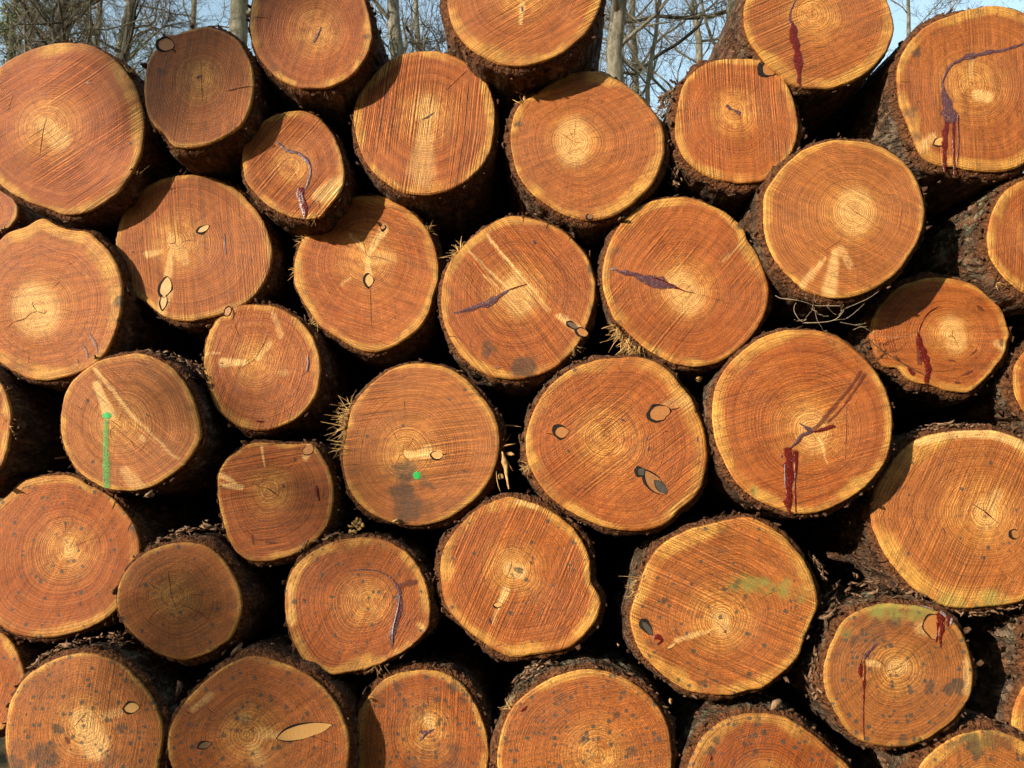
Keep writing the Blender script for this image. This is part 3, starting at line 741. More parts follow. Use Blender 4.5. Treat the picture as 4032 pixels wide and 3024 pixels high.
L('log with a small green paint spot, a dark stain and yellow splinters at left', 'J',
  [(1230, -310), (1350, -295), (1460, -255), (1550, -185), (1650, -75), (1730, 35), (1775, 150), (1785, 270), (1770, 380), (1730, 500), (1670, 600), (1590, 690), (1480, 770), (1370, 830), (1240, 860), (1100, 862), (970, 830), (860, 780), (770, 710), (700, 620), (660, 500), (645, 380), (660, 250), (690, 100), (720, 0), (780, -90), (870, -180), (980, -260), (1110, -305)],
  (1085, 350), hue=0.6, y=0.04, saw=(6, 0.9), sap=0.018, tint=1.02, spots=0.02,
  pale=[(1110, 350, 1340, 350, 26, 36, .95), (1260, 310, 1260, 330, 40, 40, .6)],
  knots=[(1330, 352, 46, 24, -4, 6, .0)],
  cracks=[([(1085, 280), (1085, 350), (1130, 400)], 6), ([(1085, 350), (1060, 360), (1020, 440)], 4), ([(1350, 348), (1400, 352)], 12), ([(1090, -40), (1095, 30)], 5), ([(780, 210), (790, 280)], 4), ([(840, 220), (880, 260)], 3), ([(950, 110), (980, 150)], 4), ([(1120, 300), (1160, 220)], 4), ([(1020, 190), (1040, 240)], 4), ([(650, 430), (730, 425), (800, 430)], 6)],
  stain=[(1110, 480, 110, .85), (1080, 620, 110, .9), (1120, 740, 130, .85), (1260, 560, 60, .7), (960, 480, 60, .55), (1260, 740, 80, .6), (900, 760, 60, .5), (730, 470, 50, .5)],
  paint=[([(1185, 470), (1185, 500), (1185, 535)], [34, 58, 30], .95)],
  tufts=[(670, 50, 90, 50, 165, 'splinter'), (650, 160, 80, 40, 190, 'splinter'), (640, 300, 70, 20, 200, 'splinter')])
L('large log with two black-ringed knots and a long grey knot, centre right', 'K',
  [(820, -355), (900, -360), (1000, -345), (1110, -300), (1200, -225), (1270, -130), (1330, -60), (1370, 30), (1415, 130), (1440, 250), (1450, 380), (1430, 500), (1400, 600), (1330, 690), (1250, 750), (1180, 830), (1080, 880), (950, 905), (800, 895), (650, 855), (500, 790), (370, 710), (270, 620), (190, 500), (140, 380), (130, 260), (150, 140), (190, 30), (250, -80), (330, -170), (430, -250), (560, -310), (690, -345)],
  (690, 215), y=0.0, saw=(38, 0.9), sap=0.034, tint=1.06, bark=0.02, spots=0.03,
  pale=[(1150, -20, 1330, -40, 30, 60, .35)],
  knots=[(1105, 45, 72, 52, 8, 17, .02), (392, 190, 50, 38, 15, 13, .02), (1066, 556, 112, 42, -50, 10, .25), (1108, 586, 66, 26, -48, 4, 1.0), (968, 474, 27, 28, 0, 12, 1.0)],
  cracks=[([(1165, 25), (1215, 20), (1250, 5)], 9), ([(270, 195), (340, 205)], 7), ([(1165, 650), (1210, 690)], 6), ([(690, 215), (720, 140)], 4), ([(690, 215), (740, 225)], 4), ([(690, 215), (660, 205)], 4), ([(360, 150), (380, 185), (360, 210)], 12), ([(560, 400), (550, 470)], 4), ([(320, 320), (350, 300)], 3)],
  resin=[([(1010, 220), (1005, 250)], [8, 14, 6], 'grey'), ([(1022, 285), (1015, 330)], [8, 16, 6], 'grey'), ([(430, 310), (450, 335)], [8, 14, 6], 'grey'), ([(815, 90), (850, 110)], [8, 14, 6], 'grey'), ([(1375, 220), (1375, 260)], [6, 10, 6], 'grey'), ([(1130, 185), (1165, 180)], [8, 14, 6], 'stainred'), ([(540, 590), (575, 605)], [6, 10, 6], 'stainred')],
  stain=[(240, 550, 20, .8), (1000, 850, 60, .4)], tufts=[(130, 440, 40, 14, 190, 'splinter')], flakes=150)
L('very large log with a wide dark red resin band below its pith', 'L',
  [(450, -555), (560, -545), (680, -505), (790, -425), (880, -345), (960, -245), (1020, -135), (1060, -15), (1075, 120), (1065, 250), (1030, 380), (970, 480), (890, 570), (790, 650), (680, 710), (560, 765), (440, 780), (330, 770), (200, 725), (80, 670), (-38, 570), (-118, 450), (-188, 300), (-228, 140), (-228, -15), (-208, -145), (-158, -245), (-78, -345), (20, -430), (130, -505), (280, -550)],
  (490, 180), ringc=1.2, hue=-0.15, y=-0.03, saw=(16, 0.5), sap=0.034, tint=1.07, bark=0.018,
  pale=[(535, 220, 570, 310, 8, 14, 1.0), (570, 320, 600, 410, 12, 4, .8), (490, 120, 500, 240, 110, 110, .3)],
  cracks=[([(580, 160), (500, 185), (420, 210)], 9), ([(720, 130), (800, 160)], 4), ([(500, 200), (520, 250)], 4), ([(270, -100), (330, -110)], 3), ([(800, -20), (830, -60)], 3)],
  resin=[([(860, -275), (760, -130), (650, 0), (560, 110), (490, 175)], [30, 24, 26, 30, 26], 'stainred'), ([(880, -250), (800, -120), (690, 30), (600, 120)], [26, 24, 22, 20], 'stainred'), ([(740, -10), (735, 200), (730, 400)], [8, 6, 4], 'stainred'),
         ([(660, 140), (580, 165), (500, 185)], [18, 26, 24], 'red'), ([(390, 122), (440, 150), (480, 180), (420, 210), (390, 245), (345, 295)], [10, 18, 34, 20, 26, 16], 'grey'),
         ([(320, 290), (318, 380), (322, 500), (318, 600), (315, 690), (325, 800)], [70, 84, 66, 44, 50, 10], 'red'), ([(365, 310), (370, 440), (362, 560), (365, 680), (370, 780)], [50, 34, 16, 12, 8], 'red'), ([(350, 285), (300, 330)], [14, 20, 10], 'grey'), ([(262, 355), (270, 370)], [14, 24, 12], 'red'), ([(288, 420), (292, 600)], [8, 10, 4], 'white')],
  stain=[(65, 610, 30, .8), (20, -220, 50, .5), (-10, -440, 30, .6), (900, -280, 50, .5)], green=[(80, 600, 40, .5)])
L('big log at the right edge with a broad pale upper rim, shaded at its left', 'L',
  [(1180, 290), (1300, 220), (1450, 185), (1600, 175), (1750, 170), (1880, 190), (2028, 250), (2150, 330), (2260, 450), (2340, 620), (2360, 800), (2330, 1000), (2250, 1190), (2130, 1330), (2028, 1410), (1900, 1440), (1750, 1455), (1600, 1465), (1450, 1450), (1340, 1390), (1220, 1310), (1120, 1200), (1030, 1080), (970, 960), (925, 840), (920, 720), (950, 600), (1010, 500), (1080, 400)],
  (1750, 780), ringc=1.2, hue=0.5, y=0.06, saw=(62, 0.6), sap=0.045, tint=1.07, bark=0.022, spots=0.10,
  pale=[(1250, 265, 1500, 200, 26, 30, .9), (1500, 200, 1800, 200, 30, 34, .9), (1800, 200, 2028, 290, 34, 30, .9), (1750, 740, 1760, 820, 90, 90, .4), (1780, 740, 1830, 640, 40, 50, .5)],
  cracks=[([(1590, 675), (1740, 760), (1790, 805), (1865, 865)], 7), ([(1740, 760), (1730, 700)], 4), ([(1770, 830), (1775, 900)], 4), ([(1800, 560), (1830, 610)], 3), ([(1220, 830), (1240, 850)], 3)],
  knots=[(1962, 928, 34, 26, -40, 8, .1)], resin=[([(1735, 765), (1790, 800)], [4, 8, 3], 'red'), ([(1440, 880), (1455, 920)], [10, 18, 8], 'grey')],
  green=[(1500, 1440, 110, .6), (1800, 1430, 120, .6), (1300, 1360, 60, .4)], flakes=200, ax=(-0.03, -0.01))
L('shaded log with a pale forked knot at its left rim, under the notched log', 'J',
  [(-124, 330), (-34, 272), (56, 262), (184, 270), (300, 275), (390, 270), (450, 300), (500, 370), (550, 470), (575, 580), (575, 690), (555, 800), (510, 900), (440, 980), (340, 1050), (220, 1100), (100, 1125), (0, 1125), (-80, 1100), (-150, 1030), (-200, 920), (-230, 800), (-255, 700), (-264, 590), (-254, 480), (-204, 390)],
  (105, 600), hue=-0.3, y=0.05, saw=(10, 0.7), sap=0.014,
  pale=[(-250, 570, -90, 590, 14, 20, .9), (-240, 500, -140, 560, 24, 16, .8), (50, 290, 80, 440, 12, 4, .8), (370, 370, 410, 300, 24, 40, .9)],
  knots=[(398, 316, 42, 30, 30, 4, .0)],
  cracks=[([(20, 580), (105, 598), (150, 630), (205, 665)], 8), ([(-255, 580), (-225, 575)], 16), ([(-55, 890), (-10, 940)], 6), ([(210, 480), (270, 430)], 4)],
  resin=[([(455, 570), (462, 630), (478, 690)], [20, 34, 14], 'red'), ([(210, 560), (218, 590)], [8, 16, 8], 'grey'), ([(285, 375), (310, 395)], [16, 26, 10], 'stainred'), ([(75, 985), (170, 990)], [14, 20, 14], 'stainred'), ([(-15, 930), (0, 1010)], [20, 30, 10], 'stainred')], flakes=130)
L('bright orange log with grey mould spots at the left edge, below the green-striped log', 'I',
  [(430, 500), (530, 510), (620, 560), (740, 620), (830, 680), (910, 770), (980, 880), (1010, 1000), (1012, 1080), (1000, 1160), (960, 1280), (900, 1400), (830, 1490), (740, 1560), (620, 1620), (480, 1660), (330, 1680), (180, 1670), (60, 1630), (-60, 1550), (-130, 1440), (-170, 1290), (-180, 1120), (-150, 950), (-100, 810), (-20, 710), (60, 640), (140, 560), (270, 515)],
  (505, 1030), ringc=1.45, hue=-0.4, y=0.03, saw=(60, 0.2), sap=0.026, tint=1.03, spots=0.28,
  pale=[(500, 1000, 510, 1060, 50, 50, .5)], stain=[(200, 590, 40, .7), (960, 930, 50, .6), (150, 1400, 40, .5)],
  cracks=[([(505, 1030), (540, 960)], 4), ([(505, 1030), (650, 970), (760, 930)], 4), ([(470, 850), (475, 900)], 3), ([(500, 1000), (470, 960)], 4), ([(815, 745), (838, 690)], 12), ([(928, 905), (962, 840)], 12), ([(620, 740), (640, 715), (655, 730)], 3), ([(400, 1150), (380, 1200)], 3)], flakes=130,
  tufts=[(830, 1500, 50, 10, -80, 'splinter')])
L('small dull brown log with a crack across its pith, overlapping the spotted orange log', 'I',
  [(1250, 995), (1380, 990), (1480, 1010), (1560, 1060), (1620, 1120), (1680, 1200), (1730, 1310), (1752, 1430), (1740, 1540), (1669, 1683), (1600, 1740), (1513, 1793), (1357, 1841), (1270, 1835), (1192, 1812), (1120, 1780), (1054, 1729), (980, 1670), (917, 1600), (870, 1520), (848, 1440), (850, 1340), (880, 1250), (950, 1150), (1050, 1070), (1150, 1020)],
  (1245, 1370), hue=0.4, y=0, saw=(30, 0.2), sap=0.012, tint=0.94, spots=0.25, ax=(0.05, -0.01),
  cracks=[([(1220, 1195), (1232, 1290), (1250, 1385), (1285, 1480)], 8), ([(1065, 1270), (1120, 1310), (1160, 1335)], 6), ([(1390, 1375), (1490, 1372)], 5), ([(1300, 1425), (1450, 1500), (1550, 1580)], 5), ([(1170, 1460), (1070, 1560)], 5), ([(1410, 1275), (1450, 1260)], 4), ([(1220, 1200), (1300, 1195)], 3), ([(990, 1390), (1050, 1400), (1045, 1440)], 4)],
  resin=[([(1020, 1640), (1050, 1640)], [10, 22, 8], 'grey')], stain=[(1260, 1520, 30, .8), (1400, 1710, 40, .5)], flakes=200, bark=0.02)
L('deep orange log with crisp dark rings and a whitish resin trickle right of its pith', 'J',
  [(800, 950), (920, 965), (1020, 1000), (1120, 1070), (1190, 1160), (1240, 1260), (1270, 1380), (1280, 1500), (1265, 1601), (1192, 1701), (1082, 1784), (963, 1848), (825, 1903), (688, 1931), (550, 1949), (440, 1912), (367, 1848), (293, 1720), (238, 1564), (225, 1426), (240, 1290), (280, 1190), (350, 1110), (440, 1050), (540, 1000), (660, 965)],
  (830, 1410), ringc=1.5, hue=-0.6, y=0.03, saw=(60, 0.45), sap=0.03, tint=0.97, spots=0.3,
  cracks=[([(825, 1350), (830, 1410), (850, 1470)], 4), ([(600, 1480), (640, 1460)], 4), ([(590, 1150), (600, 1200)], 6)],
  resin=[([(680, 1200), (760, 1185), (860, 1188), (940, 1210), (1000, 1250)], [4, 8, 10, 10, 14], 'grey'), ([(1190, 1265), (1110, 1285), (1040, 1310)], [30, 60, 40], 'stainred'), ([(1000, 1245), (1040, 1310), (1062, 1370), (1060, 1430), (1045, 1510), (1025, 1580), (1000, 1650), (1005, 1760)], [18, 28, 36, 34, 40, 40, 48, 22], 'grey'), ([(1062, 1380), (1045, 1500), (1015, 1600)], [10, 16, 12], 'red'), ([(1060, 1370), (1050, 1450), (1010, 1620), (1005, 1740)], [8, 9, 14, 6], 'white'), ([(350, 1400), (380, 1412)], [8, 16, 6], 'grey'), ([(1090, 1610), (1130, 1555), (1190, 1545)], [5, 7, 4], 'stainred')],
  pale=[(1200, 1580, 1240, 1620, 12, 14, .6), (265, 1300, 275, 1560, 20, 26, .5)], tufts=[(880, 1900, 70, 14, -75, 'splinter'), (610, 960, 40, 8, 110, 'splinter')], flakes=150)
L('log with slanting saw marks and a pale knot below its pith, bottom centre', 'K',
  [(-104, 690), (0, 655), (80, 672), (180, 700), (300, 750), (400, 820), (480, 890), (540, 980), (585, 1080), (600, 1180), (602, 1270), (635, 1330), (672, 1400), (668, 1480), (640, 1560), (587, 1628), (486, 1729), (367, 1775), (183, 1802), (60, 1818), (-56, 1784), (-193, 1701), (-331, 1591), (-413, 1500), (-465, 1400), (-484, 1280), (-488, 1150), (-470, 1050), (-414, 950), (-334, 850), (-224, 750)],
  (26, 1170), y=0.04, saw=(66, 1.0), sap=0.03, tint=1.06, spots=0.12,
  pale=[(20, 1180, 80, 1200, 60, 60, .7), (-20, 1340, -70, 1460, 34, 20, 1.0), (-70, 1460, -110, 1580, 20, 14, .4), (80, 690, 200, 720, 24, 24, .7)],
  knots=[(-72, 1440, 32, 16, 0, 5, .0)],
  cracks=[([(26, 1120), (20, 1170), (-20, 1260)], 6), ([(26, 1170), (130, 1190)], 4), ([(-70, 1450), (-78, 1475)], 9), ([(230, 1400), (290, 1450)], 4), ([(400, 1000), (420, 1030)], 3)],
  stain=[(80, 1180, 20, .9), (55, 1225, 22, .9), (155, 1320, 25, .8), (360, 1610, 25, .9), (550, 1500, 30, .5)],
  resin=[([(-140, 1540), (-120, 1580)], [10, 26, 8], 'grey'), ([(160, 1120), (175, 1145)], [6, 10, 5], 'grey')], flakes=150, bark=0.02)
L('very large lower right log with a faint green band and dark rim knot', 'K',
  [(1600, 822), (1700, 803), (1790, 815), (1890, 865), (1980, 925), (2060, 1005), (2140, 1100), (2200, 1210), (2238, 1330), (2250, 1430), (2225, 1520), (2150, 1700), (2103, 1821), (1993, 1940), (1856, 2041), (1788, 2055), (1604, 2096), (1421, 2087), (1284, 2050), (1146, 1967), (1036, 1867), (954, 1766), (908, 1647), (885, 1540), (900, 1450), (940, 1350), (980, 1220), (1030, 1110), (1100, 1020), (1200, 950), (1330, 890), (1470, 850)],
  (1540, 1560), hue=0.35, y=0.0, saw=(-24, 0.9), sap=0.036, tint=1.07, spots=0.25, bark=0.018, lichen=0.4,
  pale=[(1540, 1540, 1550, 1600, 70, 70, .6), (1220, 1700, 1380, 1650, 20, 24, .7), (1380, 1650, 1500, 1620, 18, 10, .5)],
  green=[(1650, 1280, 60, .6), (1760, 1290, 70, .8), (1880, 1310, 75, .9), (2010, 1330, 75, .8), (2130, 1370, 70, .6)],
  knots=[(1012, 1612, 60, 20, -52, 16, 1.0), (1186, 1738, 38, 12, 30, 3, .1)],
  cracks=[([(1480, 1540), (1540, 1590), (1590, 1650)], 6), ([(930, 1530), (970, 1560)], 8), ([(1800, 1420), (2000, 1330)], 4), ([(1570, 830), (1620, 900)], 3)],
  resin=[([(1060, 1690), (1085, 1670), (1115, 1700), (1080, 1730)], [14, 44, 30, 14], 'red'), ([(1572, 1620), (1580, 1650)], [10, 18, 8], 'stainred')],
  stain=[(1570, 920, 50, .6), (1660, 1290, 40, .9), (1140, 1400, 40, .8), (1560, 1050, 40, .7), (1740, 1380, 24, .8), (1720, 1460, 20, .9), (1890, 1440, 24, .7), (1420, 2030, 50, .8), (1430, 1950, 24, .9), (1040, 1720, 50, .6)],
  tufts=[(960, 1270, 70, 34, 165, 'splinter'), (920, 1370, 70, 24, 200, 'splinter')], flakes=190)
L('lower right log with a green algae cap and a bleeding red knot', 'P',
  [(950, 150), (1100, 112), (1250, 110), (1400, 130), (1500, 160), (1600, 195), (1680, 270), (1740, 380), (1790, 520), (1810, 650), (1800, 780), (1770, 880), (1700, 980), (1620, 1060), (1500, 1150), (1400, 1200), (1270, 1240), (1100, 1240), (980, 1210), (860, 1150), (780, 1060), (720, 960), (660, 840), (632, 720), (640, 600), (670, 480), (720, 370), (770, 270), (850, 200)],
  (1200, 610), hue=0.7, y=0.0, saw=(40, 0.3), sap=0.012, tint=0.86, spots=0.6, bark=0.024, lichen=0.6,
  pale=[(960, 570, 1060, 590, 24, 24, .8), (1180, 610, 1240, 610, 70, 70, .6), (1750, 560, 1770, 800, 24, 40, .7), (1400, 300, 1470, 300, 60, 60, .7)],
  green=[(1050, 150, 90, 1.0), (1200, 150, 90, 1.0), (1350, 160, 90, .9), (800, 340, 50, .4), (1450, 170, 60, .6)],
  stain=[(1690, 750, 70, 1.0), (1620, 800, 60, 1.0), (1460, 770, 60, .8), (860, 400, 70, .7), (1180, 260, 80, .7), (1270, 1190, 50, .8), (800, 600, 60, .4), (1560, 980, 40, .8), (1020, 270, 50, .7), (1000, 330, 160, .55), (760, 520, 110, .5), (1450, 500, 90, .35), (1350, 900, 120, .4), (900, 1050, 90, .45)],
  knots=[(1500, 285, 82, 92, 0, 5, .0)],
  cracks=[([(1110, 645), (1200, 620), (1270, 590)], 6), ([(1190, 650), (1190, 700)], 4), ([(1020, 530), (1080, 570), (1120, 610)], 6), ([(930, 430), (860, 470)], 4), ([(920, 555), (940, 580)], 12)],
  resin=[([(1050, 420), (1000, 465), (965, 510), (948, 550)], [26, 30, 26, 16], 'grey'), ([(945, 540), (948, 640), (944, 760), (940, 900), (938, 1050), (945, 1210)], [10, 14, 20, 10, 9, 6], 'red'), ([(915, 570), (915, 640), (920, 690)], [26, 44, 24], 'red'),
         ([(1545, 165), (1555, 230), (1560, 300), (1545, 370), (1552, 465)], [40, 66, 44, 30, 6], 'red'), ([(1525, 250), (1520, 340), (1512, 415)], [30, 20, 12], 'red'), ([(1610, 200), (1605, 290)], [40, 30, 10], 'red'), ([(1380, 118), (1440, 132), (1490, 150)], [6, 12, 8], 'white'), ([(1540, 165), (1570, 190), (1590, 215)], [16, 26, 12], 'white'), ([(1640, 215), (1625, 275)], [18, 24, 10], 'white')], flakes=230)
L('golden glistening log thick with grey mould at the bottom left corner', 'M',
  [(600, 505), (720, 505), (850, 540), (960, 590), (1060, 680), (1140, 770), (1210, 880), (1260, 1000), (1288, 1130), (1275, 1260), (1250, 1400), (1200, 1520), (1100, 1640), (960, 1730), (800, 1780), (620, 1790), (440, 1760), (290, 1690), (170, 1580), (90, 1450), (50, 1290), (40, 1130), (60, 950), (110, 820), (200, 690), (310, 610), (450, 540)],
  (660, 1060), hue=0.5, y=-0.02, saw=(85, 0.5), sap=0.014, tint=1.02, spots=0.75, lichen=0.5,
  pale=[(660, 1030, 760, 1240, 110, 120, .7), (800, 1000, 950, 960, 40, 40, .4)],  # pale streaks also paint in the sheen of this face
  stain=[(340, 1320, 150, .85), (160, 1230, 90, .6), (900, 1360, 120, .6), (450, 1090, 50, .9), (960, 1070, 60, .8), (110, 1400, 120, .9)],
  knots=[(1048, 930, 64, 34, 6, 9, .15)], cracks=[([(575, 1100), (640, 1020), (700, 960)], 6), ([(920, 1090), (900, 1220), (800, 1310)], 4), ([(575, 760), (570, 820)], 4), ([(1100, 915), (1130, 905)], 5)],
  resin=[([(515, 1160), (535, 1190), (545, 1225)], [30, 46, 14], 'stainred')], flakes=230, bark=0.022)
L('spotted log with a long pale blade-shaped knot right of its pith, bottom row', 'N',
  [(60, 530), (200, 570), (330, 620), (450, 690), (560, 780), (640, 880), (700, 1000), (740, 1120), (755, 1240), (750, 1360), (720, 1500), (650, 1620), (540, 1720), (400, 1790), (240, 1830), (60, 1830), (-120, 1790), (-300, 1710), (-460, 1610), (-580, 1500), (-650, 1400), (-686, 1250), (-661, 1080), (-591, 950), (-491, 820), (-361, 700), (-211, 590), (-51, 525)],
  (-60, 1140), hue=0.15, y=-0.02, saw=(35, 0.3), sap=0.014, tint=0.98, spots=0.6,
  pale=[(120, 1150, 300, 1140, 30, 40, .7), (100, 1130, 60, 1140, 60, 60, .5), (-80, 1010, -60, 1020, 40, 30, .5), (-340, 830, -480, 940, 30, 30, .5), (0, 1250, 40, 1350, 60, 60, .4)],
  knots=[(400, 1118, 225, 52, 14, 8, .02), (-385, 1225, 58, 24, 22, 8, .7)],
  cracks=[([(180, 1000), (330, 1090), (480, 1160), (700, 1240)], 6), ([(-60, 1140), (-150, 1060)], 5), ([(-60, 1140), (60, 1000), (90, 960)], 5), ([(-60, 1140), (-60, 1200)], 4), ([(-380, 920), (-300, 990)], 4), ([(-540, 960), (-490, 985)], 14), ([(100, 1110), (190, 1040)], 5)],
  stain=[(-470, 1245, 40, .7), (-90, 1030, 40, .6), (-590, 950, 60, .6), (-440, 780, 40, .5)], flakes=200, bark=0.02)
L('mouldy bottom row log with a purple resin mark at its pith', 'N',
  [(1350, 635), (1480, 650), (1570, 690), (1660, 760), (1730, 860), (1790, 980), (1840, 1120), (1860, 1270), (1855, 1408), (1830, 1560), (1760, 1700), (1640, 1800), (1480, 1860), (1300, 1860), (1120, 1810), (980, 1720), (880, 1600), (820, 1450), (800, 1280), (805, 1100), (830, 960), (870, 900), (920, 820), (990, 740), (1090, 680), (1220, 645)],
  (1390, 1080), hue=-0.3, y=0.06, saw=(88, 0.5), sap=0.026, tint=0.96, spots=0.7,
  pale=[(1380, 1010, 1400, 1080, 44, 40, .7)],
  stain=[(1130, 760, 50, .8), (1570, 770, 60, .8), (1300, 990, 70, .6), (1640, 870, 40, .9), (1470, 1040, 40, .9), (1600, 1250, 70, .7), (1400, 1280, 100, .5), (1250, 1370, 80, .6), (1560, 1380, 120, .6)],
  cracks=[([(1375, 850), (1380, 920)], 4), ([(1200, 960), (1240, 990)], 4), ([(1300, 1200), (1340, 1150)], 5)],
  resin=[([(1305, 1115), (1370, 1125), (1430, 1095)], [12, 30, 10], 'grey'), ([(1370, 1120), (1340, 1160), (1310, 1195)], [24, 18, 5], 'grey')], flakes=210, bark=0.02)
L('wide log with scattered mould spots below a lichened bark crest, bottom centre', 'O',
  [(600, 630), (740, 640), (880, 680), (1000, 740), (1110, 830), (1200, 930), (1260, 1050), (1290, 1180), (1300, 1320), (1290, 1450), (1240, 1600), (1150, 1730), (1020, 1830), (850, 1890), (650, 1910), (440, 1890), (260, 1830), (110, 1740), (10, 1620), (-60, 1480), (-85, 1340), (-71, 1200), (-31, 1050), (39, 930), (150, 820), (270, 740), (420, 670)],
  (720, 1300), hue=0.2, y=0.02, saw=(10, 0.25), sap=0.018, tint=0.98, spots=0.6, lichen=0.9, bark=0.022,
  stain=[(410, 860, 70, .6), (250, 1010, 60, .6), (600, 1170, 60, .8), (980, 1280, 60, .8), (240, 1230, 40, .6), (860, 980, 35, .8), (1180, 1320, 40, .7), (620, 1350, 80, .5), (60, 1400, 70, .5)],
  cracks=[([(710, 1160), (715, 1260), (735, 1380)], 4), ([(560, 960), (570, 1040)], 3), ([(650, 860), (655, 920)], 3), ([(1020, 1010), (1110, 960)], 3), ([(870, 1140), (1010, 1090)], 3), ([(450, 1300), (440, 1380)], 3)],
  resin=[([(100, 960), (125, 940), (155, 910)], [10, 22, 6], 'red')], flakes=260, tufts=[(20, 900, 60, 20, 140, 'splinter')])
L('dark red mouldy log with a pale rim, cut off at the bottom right', 'O',
  [(1560, 1150), (1640, 1080), (1750, 1020), (1880, 985), (2020, 980), (2174, 1000), (2254, 1035), (2354, 1100), (2474, 1190), (2594, 1300), (2704, 1400), (2760, 1530), (2750, 1680), (2670, 1830), (2530, 1960), (2330, 2050), (2100, 2090), (1880, 2080), (1680, 2010), (1530, 1880), (1440, 1720), (1410, 1550), (1430, 1400), (1460, 1320), (1510, 1220)],
  (2060, 1560), ringc=1.3, hue=-0.9, y=0.02, saw=(70, 0.3), sap=0.034, tint=0.92, spots=0.65, lichen=0.5, bark=0.022, ax=(0.05, 0.03),
  stain=[(1660, 1190, 40, .9), (1600, 1270, 40, .9), (2030, 1140, 40, .9), (1950, 1290, 40, .9), (1880, 1215, 30, .9), (1790, 1380, 50, .6)],
  resin=[([(1605, 1300), (1610, 1330), (1595, 1350)], [10, 26, 10], 'red')], flakes=260)
L('grey-stained log cut off in the bottom right corner under a crumbling bark crest', 'P',
  [(1480, 1300), (1600, 1210), (1750, 1140), (1900, 1115), (2050, 1130), (2212, 1200), (2350, 1290), (2450, 1420), (2480, 1600), (2420, 1770), (2290, 1900), (2100, 1980), (1880, 1990), (1680, 1940), (1500, 1830), (1390, 1690), (1350, 1540), (1395, 1400)],
  (1920, 1560), hue=0.7, y=0.03, saw=(88, 0.3), sap=0.03, spots=0.4, bark=0.03, lichen=0.4,
  stain=[(1800, 1200, 110, .9), (1950, 1170, 110, .7), (1640, 1240, 70, .7), (1840, 1300, 70, .8), (2060, 1210, 80, .7), (1500, 1350, 70, .5)], green=[(1850, 1180, 120, .3)], flakes=240)
L('sunlit rim of a log peeping in at the left edge beside the green-striped log', 'I',
  [(-380, -380), (-240, -350), (-100, -270), (-10, -180), (35, -110), (65, -10), (78, 90), (65, 240), (35, 370), (-20, 470), (-120, 560), (-250, 610), (-380, 620), (-520, 590), (-650, 510), (-740, 400), (-790, 260), (-800, 100), (-770, -60), (-690, -200), (-570, -310)],
  (-360, 120), y=-0.02, saw=(80, 0.5), sap=0.03, tint=1.05, tufts=[(40, -90, 50, 14, 20, 'splinter'), (65, 120, 60, 24, 0, 'splinter')])
L('orange log end peeping in at the left edge above the golden mouldy log', 'M',
  [(-40, 330), (50, 370), (120, 460), (165, 560), (190, 650), (195, 780), (170, 900), (110, 1020), (0, 1110), (-140, 1150), (-290, 1130), (-420, 1050), (-500, 920), (-520, 760), (-490, 600), (-400, 450), (-280, 360), (-160, 325)],
  (-150, 740), y=0.06, saw=(70, 0.4), sap=0.02, tint=1.0, spots=0.3)
L('log end with grey bark peeping in at the right edge, level with the red-trickle log', 'H',
  [(2150, 1020), (2300, 1030), (2430, 1110), (2500, 1240), (2500, 1390), (2430, 1510), (2300, 1580), (2150, 1570), (2050, 1520), (1985, 1420), (1960, 1310), (1970, 1180), (2050, 1070)],
  (2230, 1300), y=0.13, saw=(30, 0.4), sap=0.02, bark=0.035, lichen=0.5, ax=(-0.07, 0.03), flakes=220)
L('ragged red-brown bark of a log at the right edge below the pale-rimmed log', 'P',
  [(2600, 150), (2740, 170), (2860, 240), (2950, 360), (2980, 520), (2940, 680), (2840, 800), (2700, 860), (2550, 860), (2400, 800), (2300, 700), (2250, 560), (2265, 400), (2340, 270), (2450, 190)],
  (2600, 510), y=0.10, saw=(30, 0.4), sap=0.02, bark=0.045, lichen=0.4, ax=(-0.14, 0.0), flakes=260)
L('recessed log end in the dark gap at the right edge under the scaly bark', 'H',
  [(2180, 640), (2300, 690), (2370, 800), (2360, 920), (2280, 1010), (2160, 1030), (2060, 970), (2010, 870), (2020, 760), (2090, 670)],
  (2190, 840), y=0.45, saw=(30, 0.4), sap=0.015, bark=0.02, flakes=80)
for _k, (_x, _y, _r) in enumerate([(2345, 1560, 150), (2375, 1225, 165), (2400, 880, 150), (2375, 560, 130)]):
    _a = np.arange(20) * math.pi / 10
    _o = [(_x + 0.0 + _r * math.cos(-t + 1.57) * (1 + 0.04 * math.sin(3 * t + _k)), _y - _r * math.sin(-t + 1.57) * (1 + 0.03 * math.cos(2 * t + _k))) for t in _a]
    L('%s log of the stack just past the right edge of the picture' % ['bottom', 'second lowest', 'third lowest', 'upper'][_k], 'U', _o, (_x, _y), y=0.08, saw=(40 + 20 * _k, 0.6), spots=0.2 - 0.05 * _k, flakes=60)
L('recessed log in the dark gap at the left edge under the large orange log', 'U',
  [(-20, 405), (20, 420), (38, 455), (20, 490), (-30, 505), (-90, 495), (-125, 455), (-90, 415)], (-45, 455), y=0.5, saw=(20, 0.4), sap=0.012, flakes=40)

# ------------------------------------------------------------------ log builder
NA, NR = 192, 38
rng = np.random.default_rng(7)
PIX = 2.3 / FPX                       # metres per photograph pixel at the pile


